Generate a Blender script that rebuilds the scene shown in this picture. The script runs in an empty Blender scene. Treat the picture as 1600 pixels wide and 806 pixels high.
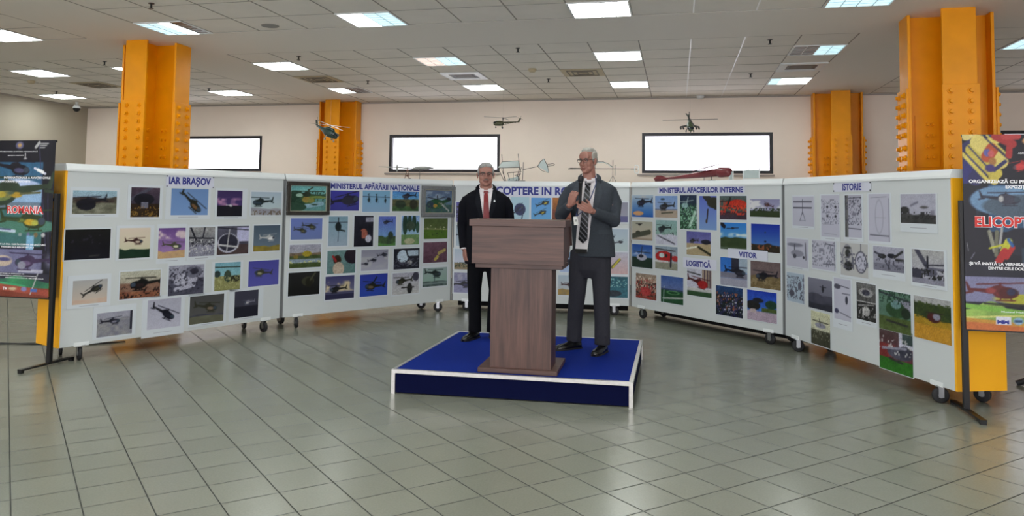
import bpy, bmesh, math, random
import numpy as np
from mathutils import Vector, Matrix, Euler
from mathutils.bvhtree import BVHTree
SC = bpy.context.scene
COL = SC.collection
random.seed(4)
R = math.radians

# ------------------------------------------------------------ camera
W_PX, H_PX = 1600, 806
F_PX, CX, CY = 1201.67, 773.85, 242.62
EYE = 1.53
cam_d = bpy.data.cameras.new('camera')
cam = bpy.data.objects.new('camera', cam_d); COL.objects.link(cam)
cam_d.sensor_fit = 'HORIZONTAL'; cam_d.sensor_width = 36.0
cam_d.lens = F_PX / W_PX * 36.0
cam_d.shift_x = (W_PX / 2 - CX) / W_PX
cam_d.shift_y = (CY - H_PX / 2) / W_PX
cam_d.clip_start = 0.05; cam_d.clip_end = 200
pitch, roll, yaw = R(3.549), R(0.809), R(13.336)
cp, sp, cr, sr = math.cos(pitch), math.sin(pitch), math.cos(roll), math.sin(roll)
fv = Vector((0, cp, sp)); rv = Vector((1, 0, 0)); uv = Vector((0, -sp, cp))
r2 = cr * rv + sr * uv; u2 = -sr * rv + cr * uv
M = Matrix((r2, u2, -fv)).transposed()
M = Matrix.Rotation(yaw, 3, 'Z') @ M
cam.matrix_world = Matrix.Translation((0, 0, EYE)) @ M.to_4x4()
SC.camera = cam

# ------------------------------------------------------------ world, exposure
SC.view_settings.view_transform = 'Standard'
SC.view_settings.look = 'None'
SC.view_settings.gamma = 1.0
SC.view_settings.use_curve_mapping = False
SC.view_settings.exposure = 0.53
w = bpy.data.worlds.new('overcast_sky'); SC.world = w; w.use_nodes = True
bg = w.node_tree.nodes['Background']
bg.inputs[0].default_value = (0.95, 0.94, 0.99, 1); bg.inputs[1].default_value = 2.9
LAMP = 14.0            # strength of the ceiling tubes

# ------------------------------------------------------------ helpers
def s2l(c):
    return c / 12.92 if c <= 0.04045 else ((c + 0.055) / 1.055) ** 2.4
def hx(s):
    if len(s) == 3: s = ''.join(ch * 2 for ch in s)
    return tuple(s2l(int(s[i:i + 2], 16) / 255) for i in (0, 2, 4))
def mat(name, col, rough=0.5, metal=0.0, spec=0.5, noise=0.0, nscale=20.0, bump=0.0, emit=None, estr=0.0, stretch=(1, 1, 1)):
    m = bpy.data.materials.new(name); m.use_nodes = True
    nt = m.node_tree; b = nt.nodes['Principled BSDF']
    c = hx(col) if isinstance(col, str) else col
    b.inputs['Base Color'].default_value = (*c, 1)
    b.inputs['Roughness'].default_value = rough
    b.inputs['Metallic'].default_value = metal
    b.inputs['Specular IOR Level'].default_value = spec
    if emit:
        b.inputs['Emission Color'].default_value = (*emit, 1); b.inputs['Emission Strength'].default_value = estr
    if noise or bump:
        tc = nt.nodes.new('ShaderNodeTexCoord'); mp = nt.nodes.new('ShaderNodeMapping')
        mp.inputs['Scale'].default_value = stretch
        n = nt.nodes.new('ShaderNodeTexNoise'); n.inputs['Scale'].default_value = nscale; n.inputs['Detail'].default_value = 4
        nt.links.new(tc.outputs['Object'], mp.inputs[0]); nt.links.new(mp.outputs[0], n.inputs['Vector'])
        if noise:
            r = nt.nodes.new('ShaderNodeMapRange')
            r.inputs[1].default_value = 0.3; r.inputs[2].default_value = 0.7
            r.inputs[3].default_value = 1 - noise; r.inputs[4].default_value = 1 + noise
            x = nt.nodes.new('ShaderNodeMix'); x.data_type = 'RGBA'; x.blend_type = 'MULTIPLY'; x.inputs[0].default_value = 1
            x.inputs[6].default_value = (*c, 1)
            nt.links.new(n.outputs[0], r.inputs[0]); nt.links.new(r.outputs[0], x.inputs[7])
            nt.links.new(x.outputs[2], b.inputs['Base Color'])
        if bump:
            bp = nt.nodes.new('ShaderNodeBump'); bp.inputs['Strength'].default_value = bump; bp.inputs['Distance'].default_value = 0.01
            nt.links.new(n.outputs[0], bp.inputs['Height']); nt.links.new(bp.outputs[0], b.inputs['Normal'])
    return m
def mat_attr(name, rough=0.4, spec=0.4):
    m = bpy.data.materials.new(name); m.use_nodes = True
    nt = m.node_tree; b = nt.nodes['Principled BSDF']
    a = nt.nodes.new('ShaderNodeAttribute'); a.attribute_name = 'ink'
    nt.links.new(a.outputs['Color'], b.inputs['Base Color'])
    b.inputs['Roughness'].default_value = rough; b.inputs['Specular IOR Level'].default_value = spec
    return m

class MB:
    """collects shapes; build() links them as one mesh object"""
    def __init__(s): s.v = []; s.f = []; s.mi = []; s.m = 0
    def add(s, vs, fs):
        o = len(s.v); s.v += [tuple(v) for v in vs]
        s.f += [tuple(i + o for i in f) for f in fs]; s.mi += [s.m] * len(fs); return s
    def box(s, x0, y0, z0, x1, y1, z1, mx=None):
        vs = [Vector((x, y, z)) for z in (z0, z1) for x, y in ((x0, y0), (x1, y0), (x1, y1), (x0, y1))]
        if mx: vs = [mx @ v for v in vs]
        return s.add(vs, [(0, 3, 2, 1), (4, 5, 6, 7), (0, 1, 5, 4), (1, 2, 6, 5), (2, 3, 7, 6), (3, 0, 4, 7)])
    def prism(s, pts, z0, z1):          # pts ccw in xy
        n = len(pts)
        vs = [(x, y, z0) for x, y in pts] + [(x, y, z1) for x, y in pts]
        return s.add(vs, [tuple(range(n))[::-1], tuple(range(n, 2 * n))] + [(i, (i + 1) % n, (i + 1) % n + n, i + n) for i in range(n)])
    def rings(s, rings, cap=True):      # lofted closed rings
        n = len(rings[0]); vs = [p for r in rings for p in r]; fs = []
        for k in range(len(rings) - 1):
            for i in range(n):
                j = (i + 1) % n; fs.append((k * n + i, k * n + j, (k + 1) * n + j, (k + 1) * n + i))
        if cap: fs += [tuple(range(n))[::-1], tuple(range((len(rings) - 1) * n, len(rings) * n))]
        return s.add(vs, fs)
    def tube(s, pts, r, n=8):           # pts list, r radius or list
        pts = [Vector(p) for p in pts]; rs = r if isinstance(r, (list, tuple)) else [r] * len(pts)
        rg = []; up = None
        for i, p in enumerate(pts):
            a = pts[max(i - 1, 0)]; b = pts[min(i + 1, len(pts) - 1)]; t = (b - a).normalized()
            if up is None: up = Vector((0, 0, 1)) if abs(t.z) < .9 else Vector((1, 0, 0))
            x = t.cross(up).normalized(); y = x.cross(t).normalized(); up = y
            q = rs[i]; qx, qy = q if isinstance(q, tuple) else (q, q)
            rg.append([p + x * math.cos(k * 2 * math.pi / n) * qx + y * math.sin(k * 2 * math.pi / n) * qy for k in range(n)])
        return s.rings(rg)
    def ell(s, c, r, n=14, k=9, mx=None):
        c = Vector(c); rg = []
        for j in range(k):
            a = math.pi * (j + .0) / (k - 1) if False else math.pi * (0.04 + 0.92 * j / (k - 1))
            ring = []
            for i in range(n):
                b = 2 * math.pi * i / n
                v = Vector((math.sin(a) * math.cos(b) * r[0], math.sin(a) * math.sin(b) * r[1], -math.cos(a) * r[2]))
                if mx: v = mx @ v
                ring.append(c + v)
            rg.append(ring)
        return s.rings(rg)
    def build(s, name, m, parent=None, smooth=False, loc=None, bevel=0):
        me = bpy.data.meshes.new(name); me.from_pydata(s.v, [], s.f)
        for x in (m if isinstance(m, (list, tuple)) else [m]): me.materials.append(x)
        me.polygons.foreach_set('material_index', s.mi)
        if smooth: me.polygons.foreach_set('use_smooth', [True] * len(s.f))
        me.update()
        o = bpy.data.objects.new(name, me); COL.objects.link(o)
        if parent: o.parent = parent
        if loc: o.location = loc
        if bevel:
            bv = o.modifiers.new('bevel', 'BEVEL'); bv.width = bevel; bv.segments = 2; bv.limit_method = 'ANGLE'
        return o
def tag(o, label=None, cat=None, group=None, kind=None):
    if label: o['label'] = label
    if cat: o['category'] = cat
    if group: o['group'] = group
    if kind: o['kind'] = kind
    return o
def empty(name, loc=(0, 0, 0), rz=0, **k):
    o = bpy.data.objects.new(name, None); COL.objects.link(o); o.empty_display_size = .1
    o.location = loc; o.rotation_euler = (0, 0, rz); tag(o, **k); return o
def struct(name, mb, m): return tag(mb.build(name, m), kind='structure')
def copy_tree(o, parent=None):
    c = o.copy(); COL.objects.link(c); c.parent = parent
    for ch in list(o.children): copy_tree(ch, c)
    return c

# ------------------------------------------------------------ materials
CEIL = mat('ceiling_board', 'e9e4dc', .8, noise=.03, nscale=3)
BEAM = mat('ceiling_plaster', 'e8e3db', .8)
WALL = mat('wall_paint', 'efe1d4', .75, noise=.02, nscale=2)
DARKLINE = mat('grid_shadow_gap', '9a948c', .8)
GLINTLINE = mat('painted_glint_bar', 'efeeec', .35)  # white put in for light reflected off two of the grid bars
BLACK = mat('black_frame', '15141c', .45)
BLACKM = mat('black_metal', '111113', .4, .3)
WHITE = mat('white_enamel', 'dfe3e4', .4)
STEEL = mat('brushed_steel', 'a8aaad', .3, 1.0)
ALU = mat('aluminium_trim', 'c9c6c2', .35, .85, noise=.08, nscale=30)
RUBBER = mat('black_rubber', '17171a', .6)
BOARD = mat('white_laminate', 'c3c8c9', .45, spec=.3)
YELLOW = mat('yellow_laminate', 'f3ae1c', .4)
YPAINT = mat('yellow_steel_paint', 'ee9a00', .4, spec=.3, noise=.06, nscale=4, bump=.15)
CARPET = mat('blue_carpet', '0b2478', .95, spec=.1, noise=.08, nscale=120, bump=.3)
CARPETSIDE = mat('navy_side_board', '050a2e', .9, spec=.1, noise=.06, nscale=60)
PRINT = mat_attr('photo_print_ink', .38, .35)
INKBLUE = mat('blue_lettering', '1a2480', .5)
SIGNP = mat('sign_paper', 'd3d6e4', .5)
TXTW = mat('white_lettering', 'e8e8ec', .5)
TXTR = mat('red_lettering', 'c42a24', .5)
GLASS = None

def wood_mat(name, vertical):
    m = bpy.data.materials.new(name); m.use_nodes = True; nt = m.node_tree; b = nt.nodes['Principled BSDF']
    tc = nt.nodes.new('ShaderNodeTexCoord'); mp = nt.nodes.new('ShaderNodeMapping')
    mp.inputs['Scale'].default_value = (9, 9, .7) if vertical else (.7, 9, 9)
    n = nt.nodes.new('ShaderNodeTexNoise'); n.inputs['Scale'].default_value = 2.2; n.inputs['Detail'].default_value = 6; n.inputs['Roughness'].default_value = .6
    mp2 = nt.nodes.new('ShaderNodeMapping'); mp2.inputs['Scale'].default_value = (90, 90, 2) if vertical else (2, 90, 90)
    n2 = nt.nodes.new('ShaderNodeTexNoise'); n2.inputs['Scale'].default_value = 1.5
    cr_ = nt.nodes.new('ShaderNodeValToRGB')
    e = cr_.color_ramp.elements; e[0].position = .32; e[0].color = (*hx('37221d'), 1); e[1].position = .68; e[1].color = (*hx('60433a'), 1)
    mx = nt.nodes.new('ShaderNodeMath'); mx.operation = 'MULTIPLY_ADD'; mx.inputs[1].default_value = .35
    sb = nt.nodes.new('ShaderNodeMath'); sb.operation = 'SUBTRACT'; sb.inputs[1].default_value = .175
    L = nt.links.new
    L(tc.outputs['Object'], mp.inputs[0]); L(mp.outputs[0], n.inputs['Vector']); L(tc.outputs['Object'], mp2.inputs[0]); L(mp2.outputs[0], n2.inputs['Vector'])
    L(n2.outputs[0], mx.inputs[0]); L(n.outputs[0], mx.inputs[2]); L(mx.outputs[0], sb.inputs[0]); L(sb.outputs[0], cr_.inputs[0]); L(cr_.outputs[0], b.inputs['Base Color'])
    b.inputs['Roughness'].default_value = .42
    return m
WOODV = wood_mat('walnut_laminate_upright', True)
WOODH = wood_mat('walnut_laminate_crosswise', False)

def floor_mat():
    m = bpy.data.materials.new('glazed_floor_tile'); m.use_nodes = True; nt = m.node_tree; b = nt.nodes['Principled BSDF']
    N = nt.nodes.new; L = nt.links.new
    tc = N('ShaderNodeTexCoord'); az = R(-45.74)
    def lin(vec, off, per):
        d = N('ShaderNodeVectorMath'); d.operation = 'DOT_PRODUCT'; d.inputs[1].default_value = vec
        L(tc.outputs['Object'], d.inputs[0])
        a = N('ShaderNodeMath'); a.operation = 'SUBTRACT'; a.inputs[1].default_value = off; L(d.outputs['Value'], a.inputs[0])
        q = N('ShaderNodeMath'); q.operation = 'DIVIDE'; q.inputs[1].default_value = per; L(a.outputs[0], q.inputs[0])
        fl = N('ShaderNodeMath'); fl.operation = 'FLOOR'; L(q.outputs[0], fl.inputs[0])
        pp = N('ShaderNodeMath'); pp.operation = 'PINGPONG'; pp.inputs[1].default_value = .5; L(q.outputs[0], pp.inputs[0])
        return pp, fl
    p1, f1 = lin((math.cos(az), -math.sin(az), 0), .09, .2975)
    p2, f2 = lin((math.sin(az), math.cos(az), 0), 3.505, .289)
    mn = N('ShaderNodeMath'); mn.operation = 'MINIMUM'
    k1 = N('ShaderNodeMath'); k1.operation = 'MULTIPLY'; k1.inputs[1].default_value = 1.0; L(p1.outputs[0], k1.inputs[0])
    k2 = N('ShaderNodeMath'); k2.operation = 'MULTIPLY'; k2.inputs[1].default_value = 1.0; L(p2.outputs[0], k2.inputs[0])
    L(k1.outputs[0], mn.inputs[0]); L(k2.outputs[0], mn.inputs[1])
    g = N('ShaderNodeMapRange'); g.inputs[1].default_value = .0105; g.inputs[2].default_value = .0165; L(mn.outputs[0], g.inputs[0])
    cb = N('ShaderNodeCombineXYZ'); L(f1.outputs[0], cb.inputs[0]); L(f2.outputs[0], cb.inputs[1])
    wn = N('ShaderNodeTexWhiteNoise'); wn.noise_dimensions = '2D'; L(cb.outputs[0], wn.inputs['Vector'])
    mr = N('ShaderNodeMapRange'); mr.inputs[3].default_value = .955; mr.inputs[4].default_value = 1.045; L(wn.outputs[0], mr.inputs[0])
    ns = N('ShaderNodeTexNoise'); ns.inputs['Scale'].default_value = 90; ns.inputs['Detail'].default_value = 3; L(tc.outputs['Object'], ns.inputs['Vector'])
    mr2 = N('ShaderNodeMapRange'); mr2.inputs[1].default_value = .3; mr2.inputs[2].default_value = .7; mr2.inputs[3].default_value = .95; mr2.inputs[4].default_value = 1.05; L(ns.outputs[0], mr2.inputs[0])
    ml = N('ShaderNodeMath'); ml.operation = 'MULTIPLY'; L(mr.outputs[0], ml.inputs[0]); L(mr2.outputs[0], ml.inputs[1])
    vm = N('ShaderNodeMix'); vm.data_type = 'RGBA'; vm.blend_type = 'MULTIPLY'; vm.inputs[0].default_value = 1
    vm.inputs[6].default_value = (*hx('7d7f73'), 1); L(ml.outputs[0], vm.inputs[7])
    fx = N('ShaderNodeMix'); fx.data_type = 'RGBA'; L(g.outputs[0], fx.inputs[0]); fx.inputs[6].default_value = (*hx('32352f'), 1); L(vm.outputs[2], fx.inputs[7])
    L(fx.outputs[2], b.inputs['Base Color'])
    rr = N('ShaderNodeMapRange'); rr.inputs[3].default_value = .7; rr.inputs[4].default_value = .24; L(g.outputs[0], rr.inputs[0]); L(rr.outputs[0], b.inputs['Roughness'])
    b.inputs['Specular IOR Level'].default_value = .5
    n3 = N('ShaderNodeTexNoise'); n3.inputs['Scale'].default_value = 14; L(tc.outputs['Object'], n3.inputs['Vector'])
    bp = N('ShaderNodeBump'); bp.inputs['Strength'].default_value = .12; bp.inputs['Distance'].default_value = .004
    ad = N('ShaderNodeMath'); ad.operation = 'MULTIPLY_ADD'; ad.inputs[1].default_value = .6; L(g.outputs[0], ad.inputs[0]); L(n3.outputs[0], ad.inputs[2])
    L(ad.outputs[0], bp.inputs['Height']); L(bp.outputs[0], b.inputs['Normal'])
    return m
FLOORM = floor_mat()

# ------------------------------------------------------------ room shell
ZC = 3.48; YW = 14.12; XL = -12.45; XR = 9.0; YF = -4.0
struct('floor', MB().box(XL - .2, YF, -.1, XR + .2, YW + .2, 0), FLOORM)
struct('ceiling', MB().box(XL - .2, YF, ZC, XR + .2, YW + .2, ZC + .15), CEIL)
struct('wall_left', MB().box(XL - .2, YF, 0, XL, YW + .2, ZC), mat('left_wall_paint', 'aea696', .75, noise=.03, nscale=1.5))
struct('wall_right', MB().box(XR, YF, 0, XR + .2, YW + .2, ZC), WALL)
# behind the photographer the unseen front is opened for more daylight: only mullions and a low sill
mf = MB().box(XL, YF - .2, 0, XR, YF, .12).box(XL, YF - .2, 3.25, XR, YF, ZC)
for k in range(8): mf.box(XL + 3 * k, YF - .15, .12, XL + 3 * k + .1, YF - .05, 3.25)
struct('wall_front', mf, WALL)
WZ0, WZ1 = 2.105, 2.832
wins = [(-10.47, -8.24), (-5.48, -3.26), (-.62, 1.625), (5.16, 7.38)]
wb = MB().box(XL, YW, 0, XR, YW + .2, WZ0).box(XL, YW, WZ1, XR, YW + .2, ZC)
xs = [XL] + [x for p in wins for x in p] + [XR]
for i in range(0, len(xs), 2): wb.box(xs[i], YW, WZ0, xs[i + 1], YW + .2, WZ1)
struct('wall_back', wb, WALL)
m = bpy.data.materials.new('window_glass'); m.use_nodes = True; nt = m.node_tree; b = nt.nodes['Principled BSDF']
b.inputs['Transmission Weight'].default_value = 1; b.inputs['Roughness'].default_value = 0; b.inputs['IOR'].default_value = 1.05
b.inputs['Base Color'].default_value = (.97, .96, 1, 1); GLASS = m
SILL = mat('window_sill_stone', '9d938e', .5)
for i, (a, c) in enumerate(wins):
    win = empty('window_%d' % (i + 1), ((a + c) / 2, YW, WZ0), kind='structure')
    h = (c - a) / 2; H_ = WZ1 - WZ0; t = .055
    tag(MB().box(-h, .0, 0, h, .09, t).box(-h, .0, H_ - t, h, .09, H_).box(-h, .0, t, -h + t, .09, H_ - t).box(h - t, .0, t, h, .09, H_ - t).build('window_frame', BLACK, win), kind='structure')
    tag(MB().box(-h + t, .06, t, h - t, .064, H_ - t).build('window_pane', GLASS, win), kind='structure')
    tag(MB().box(-h - .08, -.03, -.045, h + .02, 0, -.015).build('window_sill', SILL, win), kind='structure')
# ceiling grid: fine dark shadow gaps, two bars painted white as a light reflection, plain plaster bands over the column lines
g = MB(); gx = [.16 + .607 * k for k in range(-10, 4)]
RY = [9.16 + .607 * j for j in range(0, 9)]; NY = [7.92 - .607 * j for j in range(0, 20)]
GZ = ZC - .003
def gl(x0, y0, x1, y1, w=.007):
    if abs(x1 - x0) < 1e-6: g.box(x0 - w, y0, GZ, x0 + w, y1, ZC)
    else: g.box(x0, y0 - w, GZ, x1, y0 + w, ZC)
XG = [x for x in gx if x > -6]
gl_left = [-7.05 - .607 * k for k in range(0, 10)]; gl_right = [3.19 + .607 * k for k in range(0, 10)]
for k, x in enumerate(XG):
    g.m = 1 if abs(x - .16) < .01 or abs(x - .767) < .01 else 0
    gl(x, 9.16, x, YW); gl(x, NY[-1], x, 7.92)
g.m = 0
for xx in (gl_left, gl_right):
    for x in xx:
        if XL < x < XR: gl(x, 9.16, x, YW); gl(x, NY[-1], x, 7.92)
for y in RY + NY:
    if YF < y < YW:
        gl(XG[0], y, XG[-1], y, .004); gl(XL, y, gl_left[0], y, .004); gl(gl_right[0], y, XR, y, .004)
struct('trim_1', g, [DARKLINE, GLINTLINE])
bm_ = MB()
bm_.box(XL, 7.93, ZC - .004, XR, 9.15, ZC).box(-7.04, 9.15, ZC - .004, -5.92, YW, ZC).box(1.99, 9.15, ZC - .004, 3.18, YW, ZC).box(-7.04, NY[-1], ZC - .004, -5.92, 7.93, ZC).box(1.99, NY[-1], ZC - .004, 3.18, 7.93, ZC)
struct('trim_2', bm_, BEAM)
struct('trim_3', MB().box(XL, YW - .02, ZC - .03, XR, YW, ZC - .004).box(XL, YF, ZC - .03, XL + .02, YW - .02, ZC - .004), mat('wall_angle', 'a79f97', .6))
struct('baseboard_back', MB().box(XL + .02, YW - .015, 0, XR, YW, .1), mat('baseboard_tile', '6d6a62', .4))

# ------------------------------------------------------------ ceiling lights
CELLM = [mat('tube_glow_white', 'ffffff', .5, emit=(.94, 1, .97), estr=LAMP), mat('tube_glow_blue', 'ffffff', .5, emit=(.52, .88, 1.0), estr=.74),
         mat('tube_glow_peach', 'ffffff', .5, emit=(1, .72, .58), estr=.62), mat('louvre_unlit', '5a5551', .4, .4)]
LOUV = mat('louvre_bar', 'c8cdd0', .3, .6)
light_cache = {}
def ceiling_light(x, y, pat, label, group=None):
    if pat not in light_cache:
        me = MB()
        for k, ch in enumerate(pat):
            me.m = 'WBPO'.index(ch); me.box(.02 + .143 * k, .02, -.008, .012 + .143 * (k + 1), .59, -.004)
        lv = MB()
        for k in range(1, 4): lv.box(.012 + .143 * k + .0005, .02, -.014, .02 + .143 * k - .0005, .59, -.002)
        for k in range(1, 6): lv.box(.02, .02 + .095 * k - .002, -.012, .59, .02 + .095 * k + .002, -.008)
        fr = MB().box(0, 0, -.014, .607, .02, -.0005).box(0, .59, -.014, .607, .607, -.0005).box(0, .02, -.014, .02, .59, -.0005).box(.592, .02, -.014, .607, .59, -.0005)
        light_cache[pat] = (me, lv, fr)
        root = empty('ceiling_light', (x, y, ZC), label=label, cat='ceiling light', group=group)
        me.build('diffuser', CELLM, root); lv.build('louvre', LOUV, root); fr.build('light_frame', WHITE, root)
        light_cache[pat] = root
    else:
        root = copy_tree(light_cache[pat]); root.location = (x, y, ZC)
        for k in ('label', 'group'):
            if k in root: del root[k]
        tag(root, label, 'ceiling light', group)
    return root
X0 = [.16 + .607 * k for k in (-10, -6, -2, 2)]
NYL, MYL, FYL = 7.31, 9.767, 12.195
LG = 'square louvred ceiling lights'
for x, y, pat, lab in [
    (X0[0], NYL, 'BBWO', 'square ceiling light with one dark cell, over the near left yellow column'),
    (X0[1], NYL, 'WWBB', 'large louvred ceiling light, half white half blue, second from left in the nearest row'),
    (X0[2], NYL, 'WWWW', 'white square ceiling light at the top centre edge, above the grey suited man'),
    (X0[3], NYL, 'BBBB', 'bluish square ceiling light cut by the top edge, left of the near right column'),
    (-8.264, NYL, 'WWWW', 'ceiling light cut off at the upper left corner of the view'),
    (-10.09, MYL, 'WWWW', 'ceiling light near the left wall, below the corner one'),
    (-8.264, MYL, 'WWWW', 'ceiling light mostly hidden behind the near left yellow column'),
    (X0[0], MYL, 'WWWW', 'four cell ceiling light just right of the near left yellow column'),
    (X0[1], MYL, 'PPBB', 'ceiling light with peach left half and bluish right half'),
    (X0[2], MYL, 'WWWW', 'bright ceiling light in the middle row, right of centre'),
    (X0[3], MYL, 'OOBB', 'ceiling light with unlit left half, near the right column'),
    (3.80, MYL, 'BBBB', 'ceiling light right of the near right yellow column'),
    (-11.91, FYL, 'WWWW', 'small distant ceiling light beside the dome camera'),
    (-8.264, FYL, 'WWWW', 'distant ceiling light between the two left columns'),
    (X0[0], FYL, 'WWOO', 'distant half unlit ceiling light above the far left column'),
    (X0[1], FYL, 'WWWW', 'distant ceiling light behind the left ceiling cassette'),
    (X0[2], FYL, 'WWWW', 'distant ceiling light in the far row, centre right'),
    (X0[3], FYL, 'BWWW', 'distant ceiling light behind the right ceiling cassette, near the far right column')]:
    ceiling_light(x, y, pat, lab, LG)
for y in (4.88, 2.45, .02, -2.4):
    for x in X0 + [-8.264, 3.80]: ceiling_light(x, y, 'WWWW', 'ceiling light outside the view behind the photographer', 'rear ceiling lights')

# ------------------------------------------------------------ ceiling fittings
CREAM = mat('cream_plastic', 'b9ab8c', .5)
def cassette(x, y, lab):
    r = empty('air_cassette', (x, y, ZC), label=lab, cat='air vent', group='ceiling air cassettes')
    MB().box(0, 0, -.02, .607, .1, 0).box(0, .5, -.02, .607, .607, 0).box(0, .1, -.02, .1, .5, 0).box(.507, .1, -.02, .607, .5, 0).build('cassette_frame', WHITE, r)
    MB().box(.1, .1, -.006, .507, .5, -.001).build('dark_opening', BLACKM, r)
    q = MB()
    for k in range(6): q.box(.15, .14 + .055 * k, -.016, .45, .165 + .055 * k, -.008)
    q.build('grille', mat('grille_grey', '77726d', .5), r)
cassette(-3.48, 10.98, 'ceiling air cassette with dark opening, left of centre'); cassette(1.37, 10.95, 'white ceiling air cassette in front of the far right column')
def diffuser(x, y, lab, m):
    r = empty('air_diffuser', (x, y, ZC), label=lab, cat='air vent', group='square ceiling air diffusers')
    MB().box(0, 0, -.01, .607, .607, -.004).build('diffuser_plate', m, r)
    q = MB()
    for k in range(3):
        a = .08 + .07 * k; b_ = .607 - a
        q.box(a, a, -.02, b_, a + .015, -.01).box(a, b_ - .015, -.02, b_, b_, -.01).box(a, a + .015, -.02, a + .015, b_ - .015, -.01).box(b_ - .015, a + .015, -.02, b_, b_ - .015, -.01)
    q.build('vane', mat('vane_' + lab[:4], '776f62', .5), r)
for x, y, l in ((X0[0], 10.98, 'beige square air diffuser before the far left column'), (-1.66, 10.98, 'cream square air diffuser in the middle of the ceiling'), (-10.09, 10.98, 'beige square air diffuser near the left wall')): diffuser(x, y, l, CREAM)
spr = None
for x, y, l in [(-5.13, 6.6, 'above the near left column'), (-8.0, 9.35, 'beside the near left column top'), (-5.0, 9.44, 'right of the light beside the left column'), (-8.05, 11.96, 'between the two left columns'), (-11.2, 11.9, 'near the left wall'),
                (-4.88, 11.56, 'before the far left column'), (-1.95, 9.38, 'behind the plaster band at centre'), (-1.96, 11.8, 'left of the cream diffuser'), (1.055, 9.38, 'left of the half lit light'), (1.05, 11.76, 'left of the right cassette')]:
    if spr is None:
        spr = empty('sprinkler_head', (x, y, ZC)); MB().tube([(0, 0, -.002), (0, 0, -.045)], .01).tube([(0, 0, -.0), (0, 0, -.006)], .03, 12).build('sprinkler_stem', BLACKM, spr)
        MB().tube([(0, 0, -.05), (0, 0, -.054)], .024, 12).tube([(0, 0, -.045), (0, 0, -.05)], .008).build('deflector', BLACKM, spr); o = spr
    else: o = copy_tree(spr); o.location = (x, y, ZC)
    tag(o, 'small black ceiling sprinkler ' + l, 'sprinkler', 'black ceiling sprinklers')
def disc_fit(name, x, y, r, h, m, lab, cat):
    tag(MB().tube([(0, 0, 0), (0, 0, -h * .6), (0, 0, -h)], [r, r * .95, r * .6], 18).build(name, m, loc=(x, y, ZC - .0045)), lab, cat)
disc_fit('smoke_detector', -2.04, 10.85, .06, .05, CREAM, 'yellowed round smoke detector in the middle of the ceiling', 'detector')
disc_fit('smoke_detector', -10.58, 10.7, .06, .05, CREAM, 'yellowed smoke detector on the far left of the ceiling', 'detector')
disc_fit('ceiling_speaker', -4.44, 7.7, .1, .008, mat('speaker_grille', '8b8884', .7), 'flat round grey loudspeaker in the near ceiling', 'speaker')
disc_fit('alarm_sounder', .4, 14.0, .07, .05, WHITE, 'small white round device where ceiling meets back wall', 'alarm')
dc = empty('dome_camera', (-12.0, 13.3, ZC), label='small dome security camera hanging near the left wall corner', cat='camera')
MB().tube([(0, 0, 0), (0, 0, -.06)], .03, 12).tube([(0, 0, -.06), (0, 0, -.13)], [.05, .08], 16).build('housing', WHITE, dc, True)
MB().ell((0, 0, -.13), (.072, .072, .075)).build('dome', BLACKM, dc, True)

# ------------------------------------------------------------ steel columns
def bolt_mesh():
    return MB().tube([(0, 0, 0), (0, 0, .012)], [.033, .033], 6).tube([(0, 0, .012), (0, 0, .036)], [.022, .018], 8)
BOLT = None
def column(x, y, lab, near=True, back=True):
    global BOLT
    root = empty('steel_column', (x, y, 0), label=lab, cat='column', group='riveted yellow steel columns')
    zt = ZC - .004 - .0005
    D = .39; fw = .15; t = .03
    MB().box(-D + t, -.015, 0, D - t, .015, zt).build('web', YPAINT, root)
    MB().box(-.015, -D + t, 0, .015, -.015, zt).build('web', YPAINT, root)
    if back: MB().box(-.015, .015, 0, .015, D - t, zt).build('web', YPAINT, root)
    dirs = [(-math.pi / 2), 0, math.pi] + ([math.pi / 2] if back else [])
    for k, a in enumerate(dirs):
        mx = Matrix.Rotation(a, 4, 'Z')
        half = (-fw, fw) if back or k == 0 else ((-fw, .1) if k == 1 else (-.1, fw))
        MB().box(D - t, half[0], 0, D, half[1], zt, mx).build('flange', YPAINT, root, bevel=.004)
        lo, hi = (half[0] - .012, half[1] + .012) if back or k == 0 else ((half[0] - .012, .1) if k == 1 else (-.1, half[1] + .012))
        pl = MB().box(D, lo, 1.2, D + .022, hi, 2.73, mx).build('splice_plate', YPAINT, root, bevel=.003)
        sides = [(D + .022, 0)]
        for r in range(9):
            z = 2.665 - .1 * r - (.03 if r > 4 else 0)
            for yy in (-.09, .085):
                if BOLT is None:
                    BOLT = bolt_mesh().build('bolt', YPAINT, pl); o = BOLT
                else:
                    o = BOLT.copy(); COL.objects.link(o); o.parent = pl
                o.matrix_local = mx @ Matrix.Translation((D + .022, yy, z)) @ Matrix.Rotation(math.pi / 2, 4, 'Y')
            # bolt tails showing on the inner face of the flange
    for sx in (-1, 1):
        wp = MB().box(sx * .08 if sx > 0 else -.3, -.03, 1.95, .3 if sx > 0 else -.08, -.015, 2.47).build('web_plate', YPAINT, root)
        for r in range(4):
            for dx in (.14, .19):
                o = BOLT.copy(); COL.objects.link(o); o.parent = wp
                o.matrix_local = Matrix.Translation((sx * dx, -.03, 2.38 - .11 * r)) @ Matrix.Rotation(math.pi / 2, 4, 'X') @ Matrix.Scale(.8, 4)
        wp = MB().box(.015 if sx > 0 else -.03, -.3, 1.95, .03 if sx > 0 else -.015, -.1, 2.47).build('web_plate', YPAINT, root)
        for r in range(4):
            for dy in (-.24, -.16):
                o = BOLT.copy(); COL.objects.link(o); o.parent = wp
                o.matrix_local = Matrix.Translation((sx * .03, dy, 2.38 - .11 * r)) @ Matrix.Rotation(sx * math.pi / 2, 4, 'Y') @ Matrix.Scale(.8, 4)
    return root
column(-6.49, 8.50, 'large yellow steel column rising behind the leftmost display board')
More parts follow.
